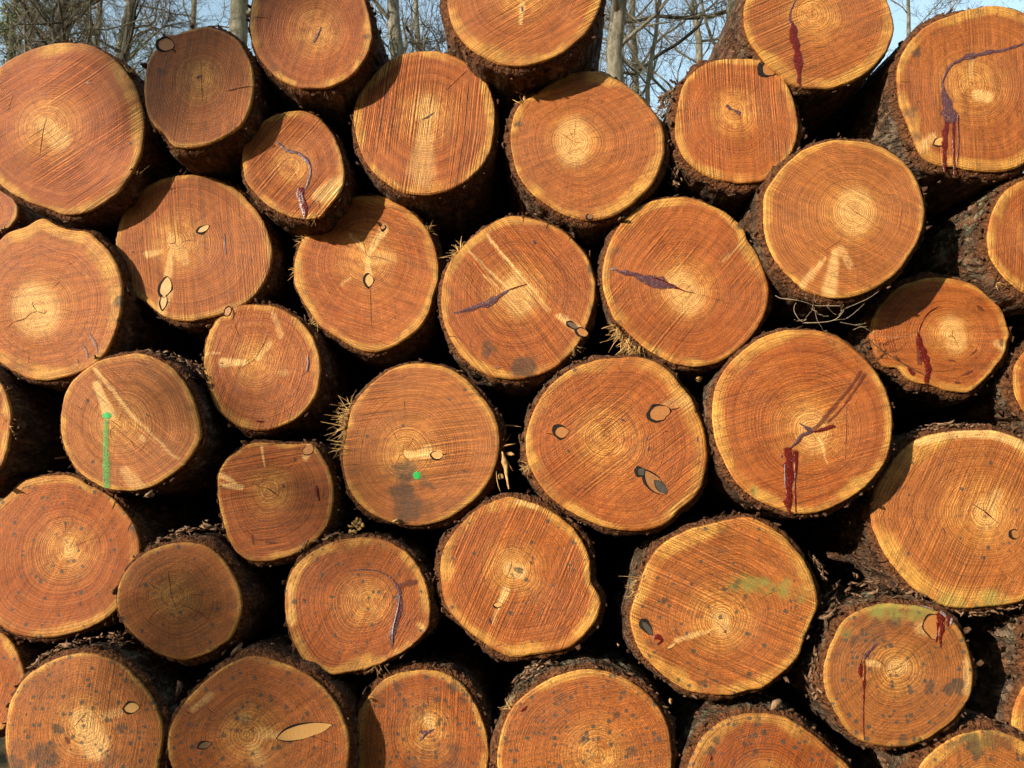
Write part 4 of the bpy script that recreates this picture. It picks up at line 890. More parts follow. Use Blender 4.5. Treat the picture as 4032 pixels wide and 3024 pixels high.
def catmull(P, n, closed=False):
    P = np.asarray(P, float)
    m = len(P)
    if closed:
        Q = np.vstack([P[-1], P, P[0], P[1]])
        segs = m
    else:
        if m == 2:
            t = np.linspace(0, 1, n)[:, None]
            return P[0] * (1 - t) + P[1] * t
        Q = np.vstack([2 * P[0] - P[1], P, 2 * P[-1] - P[-2]])
        segs = m - 1
    u = np.linspace(0, segs, n, endpoint=not closed)
    i = np.minimum(u.astype(int), segs - 1)
    t = (u - i)[:, None]
    a, b, c, d = Q[i], Q[i + 1], Q[i + 2], Q[i + 3]
    return 0.5 * (2 * b + (c - a) * t + (2 * a - 5 * b + 4 * c - d) * t * t + (3 * b - a - 3 * c + d) * t ** 3)


def strip_mesh(name, px, wd, y, level, bulge, origin, jit=0.25, alpha=False, nmul=1.0, zdrop=None, seed=0):
    """a band lying on a sawn face: px = centre line in photograph pixels, wd = widths in pixels"""
    px = np.asarray(px, float)
    ln = np.sum(np.linalg.norm(np.diff(px, axis=0), axis=1))
    n = int(max(6, min(60, ln / 5.0 * nmul)))
    C = catmull(px, n)
    T = np.gradient(C, axis=0)
    T /= np.linalg.norm(T, axis=1)[:, None] + 1e-9
    Nn = np.stack([-T[:, 1], T[:, 0]], 1)
    w = np.interp(np.linspace(0, 1, n), np.linspace(0, 1, len(wd)), wd) * 0.5
    q = np.stack([C[:, 0] * 0.035 + seed, C[:, 1] * 0.035, np.full(n, 3.1)], 1)
    w1 = w * (1 + jit * 2 * (fbm(q, 2) - 0.5) * 2)
    w2 = w * (1 + jit * 2 * (fbm(q + 31.7, 2) - 0.5) * 2)
    cs = np.array([-1, -0.62, 0, 0.62, 1])
    hs = np.array([0, 0.75, 1, 0.75, 0])
    al = np.array([0, 0.8, 1, 0.8, 0])
    V, A = [], []
    endf = sstep(0, 0.06, np.linspace(0, 1, n)) * sstep(0, 0.06, 1 - np.linspace(0, 1, n))
    for k in range(5):
        ww = np.where(cs[k] < 0, w1, w2)
        pk = C + Nn * (cs[k] * ww)[:, None]
        W = at_depth(pk, y)
        hh = level + bulge * hs[k] * (0.4 + 0.6 * endf) * (0.6 + 0.8 * vnoise(q * 2.3 + k))
        if k in (0, 4):
            hh = np.full(n, level * 0.3)
        W[:, 1] -= hh
        V.append(W - origin)
        A.append(al[k] * (0.35 + 0.65 * endf))
    V = np.stack(V, 1).reshape(-1, 3)
    A = np.stack(A, 1).reshape(-1)
    F = []
    for i in range(n - 1):
        for k in range(4):
            F.append((i * 5 + k, i * 5 + k + 1, (i + 1) * 5 + k + 1, (i + 1) * 5 + k))
    return mesh_np(name, V, np.array(F), {'var': A})


def soft_segments(px, segs):
    """per-vertex 0..1 weight of soft-edged streaks given in pixels"""
    out = np.zeros(len(px))
    for (x1, y1, x2, y2, w1, w2, s) in segs:
        a, b = np.array([x1, y1]), np.array([x2, y2])
        d = b - a
        t = np.clip(((px - a) @ d) / (d @ d + 1e-9), 0, 1)
        dist = np.linalg.norm(px - (a + t[:, None] * d), axis=1)
        w = w1 * (1 - t) + w2 * t
        out = np.maximum(out, s * (1 - sstep(0.55, 1.25, dist / w)))
    return out


def blobs(px, bl, soft=(0.5, 1.3)):
    out = np.zeros(len(px))
    for (x, y, r, s) in bl:
        d = np.linalg.norm(px - np.array([x, y]), axis=1)
        out = np.maximum(out, s * (1 - sstep(soft[0], soft[1], d / r)))
    return out


def flake(mb, c, n, s, a, size, thick, lift, rg, var):
    """a small irregular bark scale, n outwards, s round the log, a along it"""
    k = rg.integers(5, 8)
    an = np.sort(rg.uniform(0, 2 * math.pi, k))
    rr = rg.uniform(0.55, 1.0, k)
    P = np.stack([np.cos(an) * rr * size[0], np.sin(an) * rr * size[1]], 1)
    curl = rg.uniform(-0.25, 0.5)
    h = lift * P[:, 1] + curl * (P[:, 1] ** 2) / max(size[1], 1e-4) + rg.uniform(-0.1, 0.1, k) * thick
    top = c + P[:, :1] * s + P[:, 1:] * a + (h + thick)[:, None] * n
    bot = c + P[:, :1] * s * 0.9 + P[:, 1:] * a * 0.9 + (h - thick * 0.3)[:, None] * n
    V = np.vstack([top, bot])
    F = [tuple(range(k)), tuple(range(2 * k - 1, k - 1, -1))]
    for i in range(k):
        j = (i + 1) % k
        F.append((i, i + k, j + k, j))
    mb.add(V, F, var)


INFO = []


def build_log(i, d):
    rg = np.random.default_rng(100 + i)
    y = d['y']
    cr = d['crop']
    out_px = nat(cr, d['out'])
    pith_px = nat(cr, [d['pith']])[0]
    sc = 1.8228 if cr == 'U' else (1100 / 2212.0 if cr in 'MNOP' else 1100 / 2028.0)
    dense = catmull(out_px, 900, True)
    Wd = at_depth(dense, y)
    Wp = at_depth([pith_px], y)[0]
    cen = Wd.mean(0)
    root = thing('felled_log', tuple(cen), d['label'], 'log', 'felled conifer logs stacked in the pile')
    # polar form about the pith
    rel = Wd - Wp
    ang = np.arctan2(rel[:, 2], rel[:, 0])
    rad = np.hypot(rel[:, 0], rel[:, 2])
    o = np.argsort(ang)
    th = np.arange(NA) * 2 * math.pi / NA - math.pi
    R = np.interp(th, ang[o], rad[o], period=2 * math.pi)
    dirs = np.stack([np.cos(th), np.zeros(NA), np.sin(th)], 1)
    edge_n = np.stack([np.cos(th) * 9 + i * 3.3, np.sin(th) * 9, np.full(NA, i * 1.7)], 1)
    R = R + 0.0022 * (fbm(edge_n * 3.0, 3) - 0.5) + 0.0035 * (fbm(edge_n * 0.9, 2) - 0.5)
    Rm = R.mean()
    # ---- sawn face
    tl = np.concatenate([[0.0], np.linspace(0.012, 1, NR) ** 0.93])
    tt = np.repeat(tl[1:], NA)
    w = 0.45 + 0.55 * tl[1:]
    RR = (tl[1:, None] * (Rm * (1 - w)[:, None] + R[None] * w[:, None]))
    RR[-1] = R
    pos = Wp + RR.reshape(-1, 1) * np.tile(dirs, (NR, 1))
    pos = np.vstack([Wp[None], pos])
    # low unevenness of the saw cut
    und = (fbm(pos * 11 + i, 2) - 0.5) * 0.004 + (fbm(pos * 45 + i, 2) - 0.5) * 0.0012
    edge = np.concatenate([[0], sstep(0.975, 1.0, tt)])
    pos2 = pos.copy()
    pos2[:, 1] += edge * 0.0025
    back = Wp + (R[:, None] - 0.001) * dirs
    back[:, 1] = y + 0.03
    V = np.vstack([pos2, back]) - cen
    jj = np.arange(NA)
    kk = (jj + 1) % NA
    Ft = np.stack([jj * 0, 1 + jj, 1 + kk], 1)
    base = 1 + np.arange(NR)[:, None] * NA + np.arange(NA)[None]
    a_, b_ = base[:-1], np.roll(base[:-1], -1, 1)
    c_, d_ = np.roll(base[1:], -1, 1), base[1:]
    quads = np.stack([a_, d_, c_, b_], -1).reshape(-1, 4)
    lb = 1 + NR * NA
    last = 1 + (NR - 1) * NA
    skirt = np.stack([last + jj, lb + jj, lb + kk, last + kk], 1)
    # attributes
    allp = np.vstack([pos, back])
    allt = np.concatenate([[0], tt, np.ones(NA)])
    q = allp - cC
    inv = FPX / (q @ cF)
    ppx = np.stack([2016 + (q @ cR) * inv, 1512 - (q @ cU) * inv], 1)
    # in sheet units
    spx = (ppx - np.array(CROPS.get(cr, (0, 0)), float)) / sc
    wq = np.stack([spx[:, 0] / 55.0, spx[:, 1] / 55.0, np.full(len(spx), i * 1.9)], 1)
    warp = np.stack([fbm(wq, 3) - 0.5, fbm(wq + 50, 3) - 0.5], 1)
    spx_p = spx + warp * 24
    spx = spx + warp * 95
    Rj = np.concatenate([[Rm], np.tile(R, NR), R])
    ed = (1 - allt) * Rj
    thj = np.concatenate([[0], np.tile(th, NR), th])
    sn = np.stack([np.cos(thj) * 1.6 + i * 7.1, np.sin(thj) * 1.6, np.full(len(thj), 0.5 * i)], 1)
    sw = d['sap'] * (0.05 + 1.75 * fbm(sn * 1.3, 2))
    jit = (fbm(allp * 60 + i, 2) - 0.5) * 0.004
    sap = (1 - sstep(sw * 0.6, sw * 1.15, ed + jit)) * (0.15 + 0.8 * sstep(0.25, 0.58, fbm(sn * 2.1 + 40, 3))) * (1 - 0.35 * sstep(0.35, 0.7, fbm(sn * 5 + 80, 3)))
    sa = math.radians(d['saw'][0])
    rx, rz = allp[:, 0] - Wp[0], allp[:, 2] - Wp[2]
    sawv = -math.sin(sa) * rx + math.cos(sa) * rz
    one = np.ones(len(allp))
    sawu = math.cos(sa) * rx + math.sin(sa) * rz
    at = dict(tt=allt, ringr=allt * Rm, sap=sap, sawv=sawv, sawu=sawu, sawa=one * d['saw'][1], spots=one * d['spots'], tint=one * d['tint'], ringc=one * d['ringc'], hue=one * d['hue'],
              pale=soft_segments(spx_p, d['pale']), stain=blobs(spx, d['stain']), green=blobs(spx, d['green']))
    plane = np.stack([rx, rz, one * (i * 1.37 + 2.0)], 1)
    me = mesh_np('end_face', V, [Ft, quads, skirt], at, True, {'plane': plane})
    wk_ = (d['spots'] > 0, len(d['stain']) > 0, len(d['green']) > 0)
    if wk_ not in WOODS:
        WOODS[wk_] = mat_wood(*wk_)
    obj('end_face', me, WOODS[wk_], root)
    # ---- bark
    po = Wp + R[:, None] * dirs
    tang = np.roll(po, -2, 0) - np.roll(po, 2, 0)
    for _ in range(6):
        tang = (np.roll(tang, 1, 0) + tang + np.roll(tang, -1, 0)) / 3
    nor = np.stack([tang[:, 2], np.zeros(NA), -tang[:, 0]], 1)
    nor /= np.linalg.norm(nor, axis=1)[:, None]
    bn = np.stack([np.cos(th) * 2.2 + i * 5.1, np.sin(th) * 2.2, np.full(NA, 9.0 + i)], 1)
    thick = d['bark'] * (0.05 + 1.35 * fbm(bn * 1.3, 3))
    ls = np.concatenate([np.arange(0.012, 0.40, 0.0125), np.linspace(0.42, 0.9, 10), np.linspace(1.05, 3.6, 8)])
    rows, ridx, crest = [], [], []
    r0 = po - nor * 0.003
    r0[:, 1] = y + 0.008
    rows.append(r0); ridx.append(np.ones(NA)); crest.append(np.zeros(NA))
    fr = (fbm(edge_n * 4.0 + 5, 3) - 0.5)
    r1 = po + nor * (thick * (0.55 + 0.5 * fr))[:, None]
    r1[:, 1] = y + 0.007 + 0.016 * fbm(edge_n * 2.2 + 9, 2)
    rows.append(r1); ridx.append(np.ones(NA)); crest.append(np.zeros(NA))
    r2 = po + nor * (thick * (1.0 + 0.75 * fr))[:, None]
    r2[:, 1] = y + 0.010 + 0.03 * fbm(edge_n * 2.2 + 19, 2)
    rows.append(r2); ridx.append(np.full(NA, 0.75)); crest.append(np.zeros(NA))
    ax = np.array([d['ax'][0] + rg.uniform(-.012, .012), 0.0, d['ax'][1] + rg.uniform(-.012, .012)])
    for l in ls[2:]:
        p = po.copy()
        tp = 1.0 + 0.015 * l
        p = cen + (p - cen) * tp
        nz = np.stack([p[:, 0] / 0.032, np.full(NA, l / 0.11), p[:, 2] / 0.032], 1) + i * 3.9
        rid = 1 - np.abs(2 * fbm(nz, 3) - 1)
        low = fbm(np.stack([p[:, 0] / 0.12, np.full(NA, l / 0.3), p[:, 2] / 0.12], 1) + i, 2) - 0.5
        p = p + nor * (thick * (0.85 + 0.3 * low) + 0.016 * (rid - 0.62) + 0.014 * low)[:, None]
        p[:, 1] = y + l
        p = p + ax * l
        rows.append(p); ridx.append(np.full(NA, 0.0)); crest.append(rid)
    nrow = len(rows)
    Vb = np.vstack(rows) - cen
    bb = np.arange(nrow)[:, None] * NA + np.arange(NA)[None]
    a_, b_ = bb[:-1], np.roll(bb[:-1], -1, 1)
    c_, d_ = np.roll(bb[1:], -1, 1), bb[1:]
    Q = np.stack([a_, d_, c_, b_], -1).reshape(-1, 4)
    faces = [Q, bb[-1][None]]
    world_r = np.vstack(rows)
    bpos = np.stack([world_r[:, 0], world_r[:, 2], world_r[:, 1]], 1) + i * 2.3
    rimv = np.concatenate(ridx)
    upn = np.tile(nor[:, 2], nrow)
    lich = d['lichen'] * sstep(-0.2, 0.7, upn) + d['lichen'] * 0.35
    me = mesh_np('bark', Vb, faces, {'rim': rimv, 'crest': np.concatenate(crest), 'lichen': lich}, True, {'bpos': bpos})
    obj('bark', me, M['bark'], root)
    # ---- loose bark scales
    mb = MB()
    vis = np.array([0 - cen[0], 0, 1.0 - cen[2]])
    vis /= np.linalg.norm(vis) + 1e-6
    sgn = np.array([0, 1.0, 0])
    cnt = int(d['flakes'] * 0.75)
    for f in range(cnt):
        if f < cnt * 0.3:
            j = rg.integers(NA)
            l = rg.uniform(0.006, 0.05)
        else:
            for _ in range(12):
                j = rg.integers(NA)
                if nor[j] @ vis > rg.uniform(-0.5, 0.9) or nor[j][2] > rg.uniform(0.2, 1.2):
                    break
            l = rg.uniform(0.02, 0.38) ** 1.0
        c = po[j] + nor[j] * (thick[j] * (0.9 if l > .05 else rg.uniform(.5, 1.1)) + 0.001)
        c[1] = y + l
        c = c + ax * l - cen
        s = np.cross(nor[j], sgn)
        sz = rg.uniform(0.004, 0.013)
        rot = rg.uniform(-0.5, 0.5)
        s2 = math.cos(rot) * s + math.sin(rot) * sgn
        a2 = -math.sin(rot) * s + math.cos(rot) * sgn
        flake(mb, c, nor[j], s2, a2, (sz, sz * rg.uniform(0.9, 2.2)), rg.uniform(0.0015, 0.004), rg.uniform(-0.55, 0.15), rg, rg.uniform(0, 1) ** 2 * (0.45 if l < .05 else 0.9))
    fo = obj('bark_scales', mb.mesh('bark_scales', False), M['flake'], root)
    fo['kind'] = 'stuff'
    # ---- pale fibres torn out at the rim
    for (x, yy, ln, n, dd, kind) in d['tufts']:
        mb = MB()
        base_px = nat(cr, [(x, yy)])[0]
        cdir = np.array([math.cos(math.radians(dd)), 0, math.sin(math.radians(dd))])
        tdir = np.array([-cdir[2], 0, cdir[0]])
        b0 = at_depth([base_px], y + 0.006)[0]
        for k in range(int(n * 1.1)):
            b = b0 + tdir * rg.normal(0, 1) * ln * sc * PIX * 0.38 - cdir * 0.012 + np.array([0, rg.uniform(-0.004, 0.02), 0])
            dv = cdir * rg.uniform(0.5, 1.0) + tdir * rg.normal(0, 0.55) + np.array([0, rg.uniform(-0.5, 0.3), 0])
            dv /= np.linalg.norm(dv)
            le = ln * sc * PIX * rg.uniform(0.35, 1.0) + 0.012
            bend = np.array([rg.normal(0, .45), rg.normal(0, .2), rg.normal(-0.15, 0.35)]) * le
            t = np.linspace(0, 1, 4)[:, None]
            P = b + dv * le * t + bend * t * t
            r = rg.uniform(0.0005, 0.0013) * (2.2 if rg.random() < 0.15 else 1)
            mb.tube(P - cen, r * np.array([1, 1, 0.75, 0.2]), 4, rg.random())
        fo = obj('torn_fibres', mb.mesh('torn_fibres', False), M[kind], root)
        fo['kind'] = 'stuff'
    # ---- checks, knots, resin, paint
    for k, (pl, wd) in enumerate(d['cracks']):  # raised dark strips; on splits they stand in for shade in the recess
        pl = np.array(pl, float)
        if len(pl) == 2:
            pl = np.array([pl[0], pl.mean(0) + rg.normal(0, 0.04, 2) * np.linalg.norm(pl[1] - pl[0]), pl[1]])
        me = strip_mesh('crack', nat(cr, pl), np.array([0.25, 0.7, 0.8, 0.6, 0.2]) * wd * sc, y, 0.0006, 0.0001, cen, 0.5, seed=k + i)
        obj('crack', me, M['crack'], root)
    for k, (x, yy, rx_, ry_, rot, rw, gv) in enumerate(d['knots']):
        n = 40
        a = np.arange(n) * 2 * math.pi / n
        ro = math.radians(rot)
        nz = fbm(np.stack([np.cos(a) * 1.3 + k * 3 + i, np.sin(a) * 1.3, np.full(n, 2.2 * k)], 1), 2)

        def ell(sx, grow):
            px_ = np.cos(a) * (rx_ * sx + grow)
            py_ = np.sin(a) * (ry_ * sx + grow)
            if rx_ > 1.8 * ry_:
                py_ = py_ * (1.15 * np.abs(np.sin(a)) ** 0.6)
            elif ry_ > 1.6 * rx_:
                px_ = px_ * (1.15 * np.abs(np.cos(a)) ** 0.6)
            X = x + px_ * math.cos(ro) - py_ * math.sin(ro)
            Y = yy - (px_ * math.sin(ro) + py_ * math.cos(ro))
            return at_depth(nat(cr, np.stack([X, Y], 1)), y)
        ctr = at_depth(nat(cr, [(x, yy)]), y)
        Vk = [ctr]
        lev = [0.0014 + 0.0001 * k]
        for sx in (0.35, 0.7, 1.0):
            Vk.append(ell(sx, (nz - 0.5) * min(rx_, ry_) * 0.5 * sx))
            lev += [0.0013 + 0.0001 * k] * n
        Vk = np.vstack(Vk)
        Vk[:, 1] -= np.array(lev)
        Fk = [(0, 1 + (j + 1) % n, 1 + j) for j in range(n)]
        for r in range(2):
            for j in range(n):
                Fk.append((1 + r * n + j, 1 + r * n + (j + 1) % n, 1 + (r + 1) * n + (j + 1) % n, 1 + (r + 1) * n + j))
        pk = np.stack([Vk[:, 0] - ctr[0, 0], Vk[:, 2] - ctr[0, 2], np.full(len(Vk), i + k * 0.7)], 1)
        kn = obj('knot', mesh_np('knot', Vk - cen, Fk, {'var': np.full(len(Vk), gv), 'palek': np.full(len(Vk), 0.9 if (gv < 0.2 and (rx_ > 1.8 * ry_ or ry_ > 1.6 * rx_)) else 0.0)}, True, {'plane': pk}), M['knot'], root)
        nw = fbm(np.stack([np.cos(a) * 0.9 + k * 7 + i * 2, np.sin(a) * 0.9, np.full(n, 5.0)], 1), 2)
        side = 0.10 + 2.0 * (0.5 + 0.5 * np.cos(a - rg.uniform(2.8, 4.2))) ** 1.6 + 0.5 * (0.5 + 0.5 * np.cos(3 * a)) ** 3
        inner = ell(1.0, (nz - 0.5) * min(rx_, ry_) * 0.5 - 1.0)
        outer = ell(1.0, (nz - 0.5) * min(rx_, ry_) * 0.5 + rw * side * (0.3 + 1.2 * nw))
        inner[:, 1] -= 0.0019 + 0.0001 * k
        outer[:, 1] -= 0.0007
        Vr = np.vstack([inner, outer]) - cen
        Fr = [(j, n + j, n + (j + 1) % n, (j + 1) % n) for j in range(n)]
        ro_ = obj('knot_ring', mesh_np('knot_ring', Vr, Fr, {'var': np.zeros(2 * n)}), M['ring'], kn)
    nm = {'red': 'resin_run', 'grey': 'resin_run', 'white': 'dried_resin_and_glint', 'stainred': 'resin_stain'}
    hb = {'red': 0.0010, 'grey': 0.0006, 'white': 0.0006, 'stainred': 0.0002}
    lv = {'red': 0.0014, 'grey': 0.0011, 'white': 0.0026, 'stainred': 0.0008}
    for k, (pl, wd, kind) in enumerate(d['resin']):
        wk = {'red': 1.2, 'grey': 1.25, 'white': 1.2, 'stainred': 1.25}[kind]
        me = strip_mesh(nm[kind], nat(cr, pl), np.array(wd, float) * sc * wk, y, lv[kind] + 0.00012 * k, hb[kind], cen, 0.45, seed=k * 3 + i)
        obj(nm[kind], me, M[kind], root)
    for k, (pl, wd, s) in enumerate(d['paint']):
        me = strip_mesh('green_paint', nat(cr, pl), np.array(wd, float) * sc * 1.5, y, 0.0011 + 0.0003 * k, 0.0003, cen, 0.12, seed=k)
        v = np.empty(len(me.vertices), np.float32)
        me.attributes['var'].data.foreach_get('value', v)
        me.attributes['var'].data.foreach_set('value', v * s)
        obj('green_paint', me, M['paint'], root)
    INFO.append(dict(root=root, cen=cen, po=po, nor=nor, thick=thick, y=y, ax=ax, zmin=(po + nor * thick[:, None])[:, 2].min()))


for i, d in enumerate(LOGS):
    build_log(i, d)
GROUND = min(q['zmin'] for q in INFO) - 0.01

# ------------------------------------------------------------------ ground behind and below the pile
def mat_ground():
    m = NT('forest_floor')
    tc = m.n('ShaderNodeTexCoord').outputs['Object']
    n = m.noise(tc, 9, 6, 0.65)
    g = m.noise(tc, 0.7, 3, 0.6)
    c = m.mix(m.map(n, 0.3, 0.7), (0.045, 0.030, 0.018), (0.16, 0.11, 0.065))
    c = m.mix(m.map(g, 0.45, 0.65, 0.0, 0.6), c, (0.06, 0.07, 0.025))
    return m.fin(c, 0.95, 0.1, m.bump(n, 0.05, 0.8))


M['ground'] = mat_ground()
gx = np.concatenate([np.linspace(-300, -12, 14), np.linspace(-10, 10, 41), np.linspace(12, 300, 14)])
GX, GY = np.meshgrid(gx, gx, indexing='ij')
GZ = GROUND + 0.05 * (fbm(np.stack([GX * 0.9, GY * 0.9, GX * 0], -1), 3) - 0.5) - 0.03
# unseen bank added behind the pile to keep its gaps dark
GZ = GZ + 2.2 * sstep(3.9, 6.0, GY) * (1 - 0.55 * sstep(9, 25, GY))
n0 = len(gx)
gi = np.arange(n0 * n0).reshape(n0, n0)
gq = np.stack([gi[:-1, :-1], gi[1:, :-1], gi[1:, 1:], gi[:-1, 1:]], -1).reshape(-1, 4)
go = obj('ground', mesh_np('ground', np.stack([GX, GY, GZ], -1).reshape(-1, 3), gq), M['ground'])
go['kind'] = 'structure'


def ground_z(x, y):
    r = float(sstep(3.9, 6.0, np.array(y)) * (1 - 0.55 * sstep(9, 25, np.array(y))))
    return GROUND - 0.05 + 2.2 * r


# ------------------------------------------------------------------ bare trees
def wander(rg, p, d, ln, n, curl, up=0.0):
    P = [np.array(p, float)]
    d = np.array(d, float)
    d /= np.linalg.norm(d)
    for _ in range(n):
        d = d + rg.normal(0, curl, 3) + np.array([0, 0, up])
        d /= np.linalg.norm(d)
        P.append(P[-1] + d * ln / n)
    return np.array(P)


def bare_tree(px, depth, width_px, label, seed, height=15.0, lean=(0, 0), limbs=20, first=0.22, mat='treebark', crook=0.05,
              twigmul=1.0, fork=None, leafy=False, extra_limbs=()):
    rg = np.random.default_rng(seed)
    w = at_depth(nat('U', [px]), depth)[0]
    r0 = width_px * 1.8228 / FPX * (depth + 2.3) * 0.5
    base = np.array([w[0] - lean[0] * (w[2] - GROUND), depth - lean[1] * (w[2] - GROUND), ground_z(w[0], depth)])
    root = thing('bare_tree', tuple(base), label, 'tree', 'bare trees behind the log pile')
    t = np.linspace(0, 1, 26)
    hgt = height
    spine = np.stack([lean[0] * t * hgt, lean[1] * t * hgt, t * hgt], 1)
    off = np.cumsum(rg.normal(0, crook, (26, 3)) * np.array([1, 1, 0]), 0)
    k = np.argmin(np.abs(spine[:, 2] - (w[2] - base[2])))
    spine += off - off[k]
    spine[0, 2] = -0.2
    rad = r0 * (1.25 - 1.1 * t) * (1 + 0.5 * np.exp(-t * 40))
    rad = rad / (1.25 - 1.1 * t[k])
    mb = MB()
    mb.tube(spine, rad, 12)
    obj('trunk', mb.mesh('trunk'), M[mat], root)
    tw = MB()
    lv = MB()

    def twigs(P, R, n, spread):
        if n <= 0:
            return
        q = P[rg.integers(max(1, len(P) // 6), len(P), n)]
        dd = P[-1] - P[0]
        dd = dd / (np.linalg.norm(dd) + 1e-9)
        ln = spread * rg.uniform(0.4, 1.0, n)

        def runs(q, dv, ln, k, curl):
            d = dv / (np.linalg.norm(dv, axis=1)[:, None] + 1e-9)
            out = [q]
            for _ in range(k):
                d = d + rg.normal(0, curl, d.shape)
                d = d / np.linalg.norm(d, axis=1)[:, None]
                out.append(out[-1] + d * (ln / k)[:, None])
            return np.stack(out, 1)
        dv = dd + rg.normal(0, 0.75, (n, 3)) + np.array([0, 0, 0.15])
        Q = runs(q, dv, ln, 4, 0.22)
        tw.threads(Q, np.tile(np.linspace(R, R * 0.4, 5), (n, 1)))
        m3 = n * 4
        src = np.repeat(np.arange(n), 4)
        q2 = Q[src, rg.integers(1, 5, m3)]
        dn = dv / np.linalg.norm(dv, axis=1)[:, None]
        Q2 = runs(q2, dn[src] + rg.normal(0, 0.7, (m3, 3)), ln[src] * rg.uniform(0.3, 0.7, m3), 3, 0.25)
        tw.threads(Q2, np.tile(np.linspace(R * 0.65, R * 0.35, 4), (m3, 1)))
        if leafy:
            c = np.repeat(Q2.reshape(-1, 3), 2, 0)
            c = c + rg.normal(0, 0.05, c.shape)
            u = rg.normal(0, 1, c.shape); u /= np.linalg.norm(u, axis=1)[:, None]
            v = np.cross(u, rg.normal(0, 1, c.shape)); v /= np.linalg.norm(v, axis=1)[:, None]
            s = rg.uniform(0.02, 0.05, len(c))[:, None]
            V = np.stack([c - u * s, c + v * s * 0.5, c + u * s, c - v * s * 0.5], 1).reshape(-1, 3)
            lv.v.append(V); lv.q.append(np.arange(len(V)).reshape(-1, 4) + lv.n); lv.a.append(np.zeros(len(V))); lv.n += len(V)

    unit = (depth + 2.3) / FPX * 1.8228          # one sheet pixel at this distance
    for k in range(limbs):
        f = first + (0.97 - first) * (k + rg.random()) / limbs
        j = int(f * 25)
        p = spine[j]
        az = rg.uniform(0, 2 * math.pi)
        dv = np.array([math.cos(az), math.sin(az), rg.uniform(0.25, 1.1)])
        ln = hgt * rg.uniform(0.16, 0.30) * (1.15 - 0.65 * f)
        P = wander(rg, p, dv, ln, 9, 0.16, 0.03)
        rl = max(rad[j] * rg.uniform(0.28, 0.5), unit * 1.3)
        mb = MB()
        mb.tube(P, np.linspace(rl, max(rl * 0.25, unit * 0.6), 10), 6)
        for _ in range(6):
            j2 = rg.integers(2, 9)
            dv2 = (P[-1] - P[0]) / ln + rg.normal(0, 0.6, 3)
            P2 = wander(rg, P[j2], dv2, ln * rg.uniform(0.3, 0.6), 6, 0.2, 0.02)
            mb.tube(P2, np.linspace(rl * 0.42, max(rl * 0.12, unit * 0.45), 7), 4)
            twigs(P2, max(rl * 0.13, unit * 0.42), int(9 * twigmul), ln * 0.28)
        twigs(P, max(rl * 0.15, unit * 0.45), int(7 * twigmul), ln * 0.3)
        obj('limb', mb.mesh('limb'), M[mat], root)
    for (pl, wd) in extra_limbs:
        mb = MB()
        P = catmull(at_depth(nat('U', pl), depth), 40)
        P[:, 1] += 0.25 * np.sin(np.linspace(0, 3, 40))
        P = P - base
        r = np.interp(np.linspace(0, 1, 40), np.linspace(0, 1, len(wd)), wd) * 0.5 * unit
        mb.tube(P, r, 7)
        for _ in range(26):
            j2 = rg.integers(3, 39)
            P2 = wander(rg, P[j2], rg.normal(0, 1, 3) + np.array([0, 0, 0.5]), rg.uniform(0.2, 0.8), 5, 0.2)
            mb.tube(P2, np.linspace(unit * 1.0, unit * 0.4, 6), 4)
            twigs(P2, unit * 0.4, 3, 0.35)
        obj('limb', mb.mesh('limb'), M['treedark'], root)
    if tw.n:
        o = obj('twigs', tw.mesh('twigs'), M['twigs'], root)
        o['kind'] = 'stuff'
    if lv.n:
        o = obj('leaves', lv.mesh('leaves', False), M['ivy'], root)
        o['kind'] = 'stuff'
    return root


def C2(pts):
    return [(1097.2 + x * 0.29755, y * 0.29755) for x, y in pts]


bare_tree((27, 60), 13, 15, 'bare tree hung with small green leaves in the top left corner', 1, 12, crook=0.04, leafy=True, mat='treedark', limbs=16, twigmul=0.7)
bare_tree((128, 30), 10.5, 20, 'pale forked tree stem rising behind the large upper left log', 2, 12, (-0.03, 0), 20, 0.3)
bare_tree((149, 45), 9.0, 20, 'dark mossy tree stem in front of the pale stem, above the upper left log', 3, 11, (0.06, 0), 14, 0.3, 'treedark')
bare_tree((262, 80), 15, 15, 'slim grey tree right of the dark mossy stem', 4, 14, (0.01, 0), 18, 0.25)
bare_tree((312, 70), 12, 17, 'leaning tree beside the shaded log with the ringed knot', 5, 13, (0.16, 0), 18, 0.3, 'treedark', crook=0.09)
bare_tree((517, 40), 10, 42, 'thick smooth grey trunk between the two upper left logs', 6, 16, (0.0, 0), 16, 0.45)
bare_tree((845, 30), 13, 28, 'pale trunk in the first sky gap beside the top left log', 7, 15, (-0.02, 0), 20, 0.3)
bare_tree((1325, 80), 9.5, 37, 'thick pale barked trunk in the middle sky gap', 8, 15, (0.0, 0), 14, 0.4)
bare_tree((1374, 150), 13, 16, 'slim forked tree right of the thick pale trunk', 9, 14, (0.01, 0), 20, 0.3)
bare_tree((1420, 120), 10, 10, 'thin winding sapling in the middle sky gap', 10, 11, (0.05, 0), 14, 0.3, crook=0.06)
bare_tree((1578, 15), 10.5, 24, 'grey tree behind the upper right logs sending a dark bough across the gap', 11, 14, (0.0, 0), 16, 0.35,
          extra_limbs=[(C2([(1640, 60), (1500, 90), (1380, 85), (1230, 70), (1100, 55), (980, 85), (850, 110), (760, 105), (700, 130)]), [10, 10, 9, 9, 8, 8, 7, 6, 4]),
                       (C2([(1420, 95), (1385, 170), (1250, 270), (1100, 350), (1000, 430), (930, 485), (850, 485), (800, 545), (780, 600)]), [7, 8, 8, 9, 8, 7, 6, 5, 4])])
bare_tree((1965, 60), 15, 9, 'thin bare tree in the gap between the two upper right logs', 12, 14, (0.02, 0), 18, 0.3)
